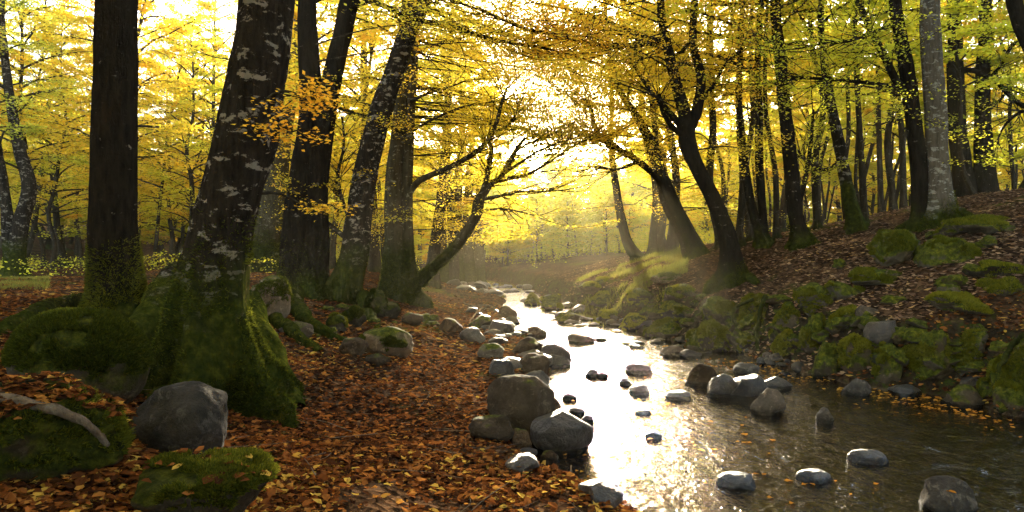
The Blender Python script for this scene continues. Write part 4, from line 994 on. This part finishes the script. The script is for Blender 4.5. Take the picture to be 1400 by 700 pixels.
k_ = 0  # unseen trees added out of view to cut sky light on the foreground
for x, y in [(-7, -3), (-10, 2.5), (-3, -6), (2, -9), (7, -5), (11, -1), (12, 5), (-12, -7), (0, -14), (9, -11), (-8, -13), (15, 1), (-14, 5), (5, -2.5), (-4, -1.5), (1, -4.5), (9, 2), (-9.5, 6), (-6.5, .5), (3, -7), (-1, -10), (8, -8), (-12, -2), (13, -6), (-17, 0), (17, 6), (5, -17), (-6, -18), (-15, -13), (15, -14)]:
    tm, cm = protos['mid'][k_ % 4]; k_ += 1
    e = bpy.data.objects.new('unseen_shade_tree', None); COL.objects.link(e); e.location = (x, y, gz(x, y)); e.rotation_euler = (0, 0, k_ * 1.3); e.scale = (1.15, 1.15, 1.1)
    link('trunk', tm, e); link('crown', cm, e)
    tag(e, 'unseen forest tree added behind the viewpoint to shade the near bank', 'tree', 'unseen added shade trees around and behind the viewpoint')
# ------------------------------------------------------------------ litter, grass
def pscatter(n, ymin, ymax, cond, xr=(-.8, .8)):
    y = ymin * (ymax / ymin) ** rng.random(n); x = rng.uniform(*xr, n) * y
    z = ground(x, y); k = cond(x, y, z)
    return np.stack([x[k], y[k], z[k]], 1)
e_ = .04
def gnorm(p):
    nx = -(ground(p[:, 0] + e_, p[:, 1]) - ground(p[:, 0] - e_, p[:, 1])) / (2 * e_)
    ny = -(ground(p[:, 0], p[:, 1] + e_) - ground(p[:, 0], p[:, 1] - e_)) / (2 * e_)
    v = np.stack([nx, ny, np.ones(len(p))], 1); return v / np.linalg.norm(v, axis=1)[:, None]
mb = MB()
soil = lambda x, y: fbm(x * 1.5, y * 1.5, s=61, o=4) + .35 * rng.normal(0, .5, len(x)) > -.27
p = pscatter(80000, 2.3, 9, lambda x, y, z: (z > .035) & (soil(x, y) | (x < -1))); p[:, 2] += rng.uniform(.004, .03, len(p)); mb.add(*leaves(p, .048, .34, hexa=True, normals=gnorm(p), jit=.6), smooth=False); p = p[::10] + [0, 0, .008]; mb.add(*leaves(p, .066, .45, hexa=True, normals=gnorm(p), jit=.3), smooth=False)
p = pscatter(60000, 9, 34, lambda x, y, z: z > .05); p[:, 2] += rng.uniform(.005, .03, len(p)); rt = p[:, 0] > np.interp(p[:, 1], SY, SR); mb.add(*leaves(p[~rt], .085, .3, normals=gnorm(p[~rt]), jit=.45), smooth=False)
p = p[rt]; mb.add(*leaves(p, .08, .35, normals=gnorm(p), jit=.45), 1, smooth=False)
tag(link('fallen_leaves', mb.mesh('fallen_leaves', ['litter_leaf', 'litter_brown'])), 'russet and orange fallen leaves carpeting both banks', 'leaves', kind='stuff')
mb = MB()
p = pscatter(30000, 4.2, 13, lambda x, y, z: (z < .0) & (z > -.3) & (np.interp(y, SY, SR) - x < .9 * np.clip(y / 9, .6, 1.2)) & (fbm(x * 1.3, y * 1.3, s=40, o=3) > -.1) & (rng.random(len(x)) < .5))
p[:, 2] = wz(p[:, 0], p[:, 1]) + .006; mb.add(*leaves(p, .055, .06, hexa=True), smooth=False)
p = pscatter(900, 4.4, 14, lambda x, y, z: (z < -.05) & (fbm(x * .9, y * .9, s=44, o=2) > .05)); p[:, 2] = wz(p[:, 0], p[:, 1]) + .006; mb.add(*leaves(p, .05, .06, hexa=True), smooth=False)
tag(link('floating_leaves', mb.mesh('floating_leaves', ['float_leaf'])), 'raft of orange leaves floating along the shaded right bank', 'leaves', kind='stuff')
mb = MB()
p = pscatter(150, 3.8, 11, lambda x, y, z: (z > .05))
for q in p:
    a_ = rng.uniform(0, 6.28); L = rng.uniform(.08, .38); d_ = np.array([math.cos(a_), math.sin(a_), rng.normal(0, .08)])
    e1 = q + [0, 0, .03]; mb.add(*tube(catmull([e1 - d_ * L, e1 + rng.normal(0, .12 * L, 3) * [1, 1, .3], e1 + d_ * L], 6), np.linspace(.0045, .0015, 6) * rng.uniform(.6, 1.2), 4), 0)
tag(link('twigs', mb.mesh('twigs', ['dead_wood'])), 'thin dead twigs scattered over the leaf litter', 'twigs', kind='stuff')
h = hitall(1300, 676)
mb = MB(); mb.add(*leaves(np.array([[h[0], h[1], h[2] + .012]]), .085, .1, hexa=True), smooth=False)
tag(link('leaf', mb.mesh('leaf', ['float_leaf'])), 'single orange leaf stuck on the large pale river stone', 'leaf')
def grass(name, label, quadbox, n, L, wd):
    (px0, py0, px1, py1) = quadbox; q = []
    a, b = hit(px0, py1), hit(px1, py1); c = hit((px0 + px1) / 2, py0)
    y0, y1 = min(a[1], b[1]), c[1]
    y = rng.uniform(y0, y1, n); x = ((rng.uniform(px0, px1, n)) - 700) / F * y
    k = fbm(x * 1.1, y * 1.1, s=51, o=3) > -.04; x, y = x[k], y[k]; z = ground(x, y)
    p = np.stack([x, y, z], 1); nr = np.tile([0, 0, 1.0], (len(p), 1))
    mb = MB(); mb.add(*blades(p, nr, L, wd, .35), smooth=False)
    tag(link(name, mb.mesh(name, ['blade'])), label, 'grass', kind='stuff')
grass('grass', 'sunlit short grass patch in the clearing at the far left', (-20, 380, 68, 396), 7000, .07, .006)
grass('grass', 'yellow green grass on the far right bank below the hooked tree', (780, 360, 940, 392), 22000, .12, .009)

def under(n, box, hmax, size, thr, sd):
    x = rng.uniform(box[0], box[1], n); y = rng.uniform(box[2], box[3], n)
    k = (fbm(x * .45, y * .45, s=sd, o=3) > thr) & ((x < np.interp(y, SY, SL) - 1) | (x > np.interp(y, SY, SR) + 1.5)); x, y = x[k], y[k]
    top = hmax * (.35 + .65 * np.clip(fbm(x * .9, y * .9, s=sd + 5, o=3) + .5, 0, 1))
    return np.stack([x, y, ground(x, y) + top * rng.random(len(x)) ** .6], 1), size
mb = MB()
for a_ in (((90000, (-16, 18, 44, 78), 2.0, .13, -.1, 31)), (30000, (-34, -7, 19, 46), .9, .09, .2, 33), (30000, (11, 40, 20, 50), .9, .09, .2, 35)):
    p, sz = under(*a_); mb.add(*leaves(p, sz, .6), smooth=False)
tag(link('undergrowth', mb.mesh('undergrowth', ['lime'])), 'low yellowing undergrowth on the forest floor farther back', 'undergrowth', kind='stuff')

# dead branches
def snap(pts):
    out_ = []
    for a, b, c in pts:
        h = hitall(a, b); out_.append((a, b, c, h[1] - c / F * h[1] * .3))
    return out_
def stick(pts, label, name='fallen_branch', m_='dead_wood', seg=10):
    q = np.array([(*P(a, b, D)[:3], c / F * D / 2) for a, b, c, D in pts]); n = len(q) * 8
    c = catmull(q[:, :3], n); rr = np.interp(np.linspace(0, len(q) - 1, n), np.arange(len(q)), q[:, 3])
    c[:, :3] += rr.mean() * 1.6 * np.stack([fbm(c[:, 0] * 7, c[:, 1] * 7, c[:, 2] * 7, s=91 + q_, o=3) for q_ in range(3)], 1)
    mb = MB(); mb.add(*tube(c, rr, seg, .25, None, int(rng.integers(1000)))); tag(link(name, mb.mesh(name, [m_])), label, 'branch')
stick(snap([(-30, 536, 18), (15, 546, 16), (55, 556, 14), (92, 568, 13), (124, 584, 11), (148, 608, 8)]), 'pale dead branch resting across the mossy ledge on the left')
for k, (a, b, c, d) in enumerate([(632, 414, 672, 440), (642, 418, 690, 428), (655, 438, 700, 464), (640, 442, 668, 418)]):
    h1, h2 = hit(a, b), hit(c, d)
    q = [(a, b, 3, h1[1]), ((a + c) / 2, (b + d) / 2 - 5, 2.5, (h1[1] + h2[1]) / 2), (c, d, 1.5, h2[1])]
    stick(q, ['pale dead branch pointing at the first riffle, longest of four', 'nearly level pale branch near the sunny patch', 'pale branch lying lowest toward the water', 'pale branch crossing the others near the sunny patch'][k], seg=6)
# roots hanging on the right bank
for pts, lb in [([(1046, 404, 7), (1040, 420, 6), (1036, 440, 6), (1034, 460, 6), (1036, 482, 5)], 'straight pale root hanging down the bank beneath the bent tree'),
                ([(1030, 410, 5), (1008, 418, 4), (1003, 432, 4), (1008, 446, 4), (1030, 452, 3)], 'looped pale root on the mossy bank face'),
                ([(1410, 458, 9), (1392, 466, 8), (1378, 482, 7), (1368, 498, 7), (1362, 508, 5)], 'arching sunlit root at the right edge of the bank')]:
    q = snap(pts); D0 = min(t[3] for t in q); stick([(a, b, c, D0 * .6 + d * .4) for a, b, c, d in q], lb, 'exposed_root', 'bark_mossy')

# ------------------------------------------------------------------ haze
m, nt, out = mat('haze_air')
pv = N(nt, 'ShaderNodeVolumePrincipled'); pv.inputs['Density'].default_value = .00065
pv.inputs['Color'].default_value = (1.0, .90, .62, 1); pv.inputs['Anisotropy'].default_value = .6
nt.links.new(pv.outputs[0], out.inputs['Volume']); M['haze'] = m
bm = bmesh.new(); bmesh.ops.create_cube(bm, size=1)
me = bpy.data.meshes.new('haze'); bm.to_mesh(me); bm.free(); me.materials.append(m)
hz = link('haze', me, loc=(0, 135, 14.5)); hz.scale = (424, 320, 33); tag(hz, 'thin golden haze hanging in the forest air', 'haze', kind='stuff')

# ------------------------------------------------------------------ light, camera, render
world = bpy.data.worlds.new('World'); scene.world = world; world.use_nodes = True
nt = world.node_tree; bg = nt.nodes['Background']; sky = nt.nodes.new('ShaderNodeTexSky')
sky.sky_type = 'NISHITA'; sky.sun_disc = False; sky.sun_elevation = RD(SUN_EL); sky.sun_rotation = RD(SUN_AZ)
sky.dust_density = 1.8; sky.air_density = .8; sky.ozone_density = .3
nt.links.new(sky.outputs[0], bg.inputs[0]); bg.inputs[1].default_value = .125
sun = bpy.data.lights.new('sun', 'SUN'); sun.energy = 3.2; sun.angle = RD(.6); sun.color = (1, .86, .62)
so = bpy.data.objects.new('sun', sun); COL.objects.link(so)
so.rotation_euler = (RD(90 - SUN_EL), 0, RD(180 - SUN_AZ)); so.location = (5, 40, 30)

cam = bpy.data.cameras.new('camera'); cam.sensor_width = 36; cam.lens = F / 1400 * 36; cam.clip_end = 1000; cam.clip_start = .05
co = bpy.data.objects.new('camera', cam); COL.objects.link(co); co.location = (0, 0, CH); co.rotation_euler = (RD(90), 0, 0)
scene.camera = co
cy = scene.cycles
cy.max_bounces = 9; cy.diffuse_bounces = 7; cy.glossy_bounces = 3; cy.transmission_bounces = 4; cy.volume_bounces = 0; cy.transparent_max_bounces = 6
cy.sample_clamp_indirect = 6; cy.use_denoising = True; cy.caustics_reflective = False; cy.caustics_refractive = False
cy.use_adaptive_sampling = True; cy.adaptive_threshold = .02
vs = scene.view_settings; vs.view_transform = 'Standard'; vs.look = 'None'; vs.gamma = 1; vs.exposure = 3.2; vs.use_curve_mapping = False
print('polys', sum(len(o.data.polygons) for o in scene.objects if o.type == 'MESH'))
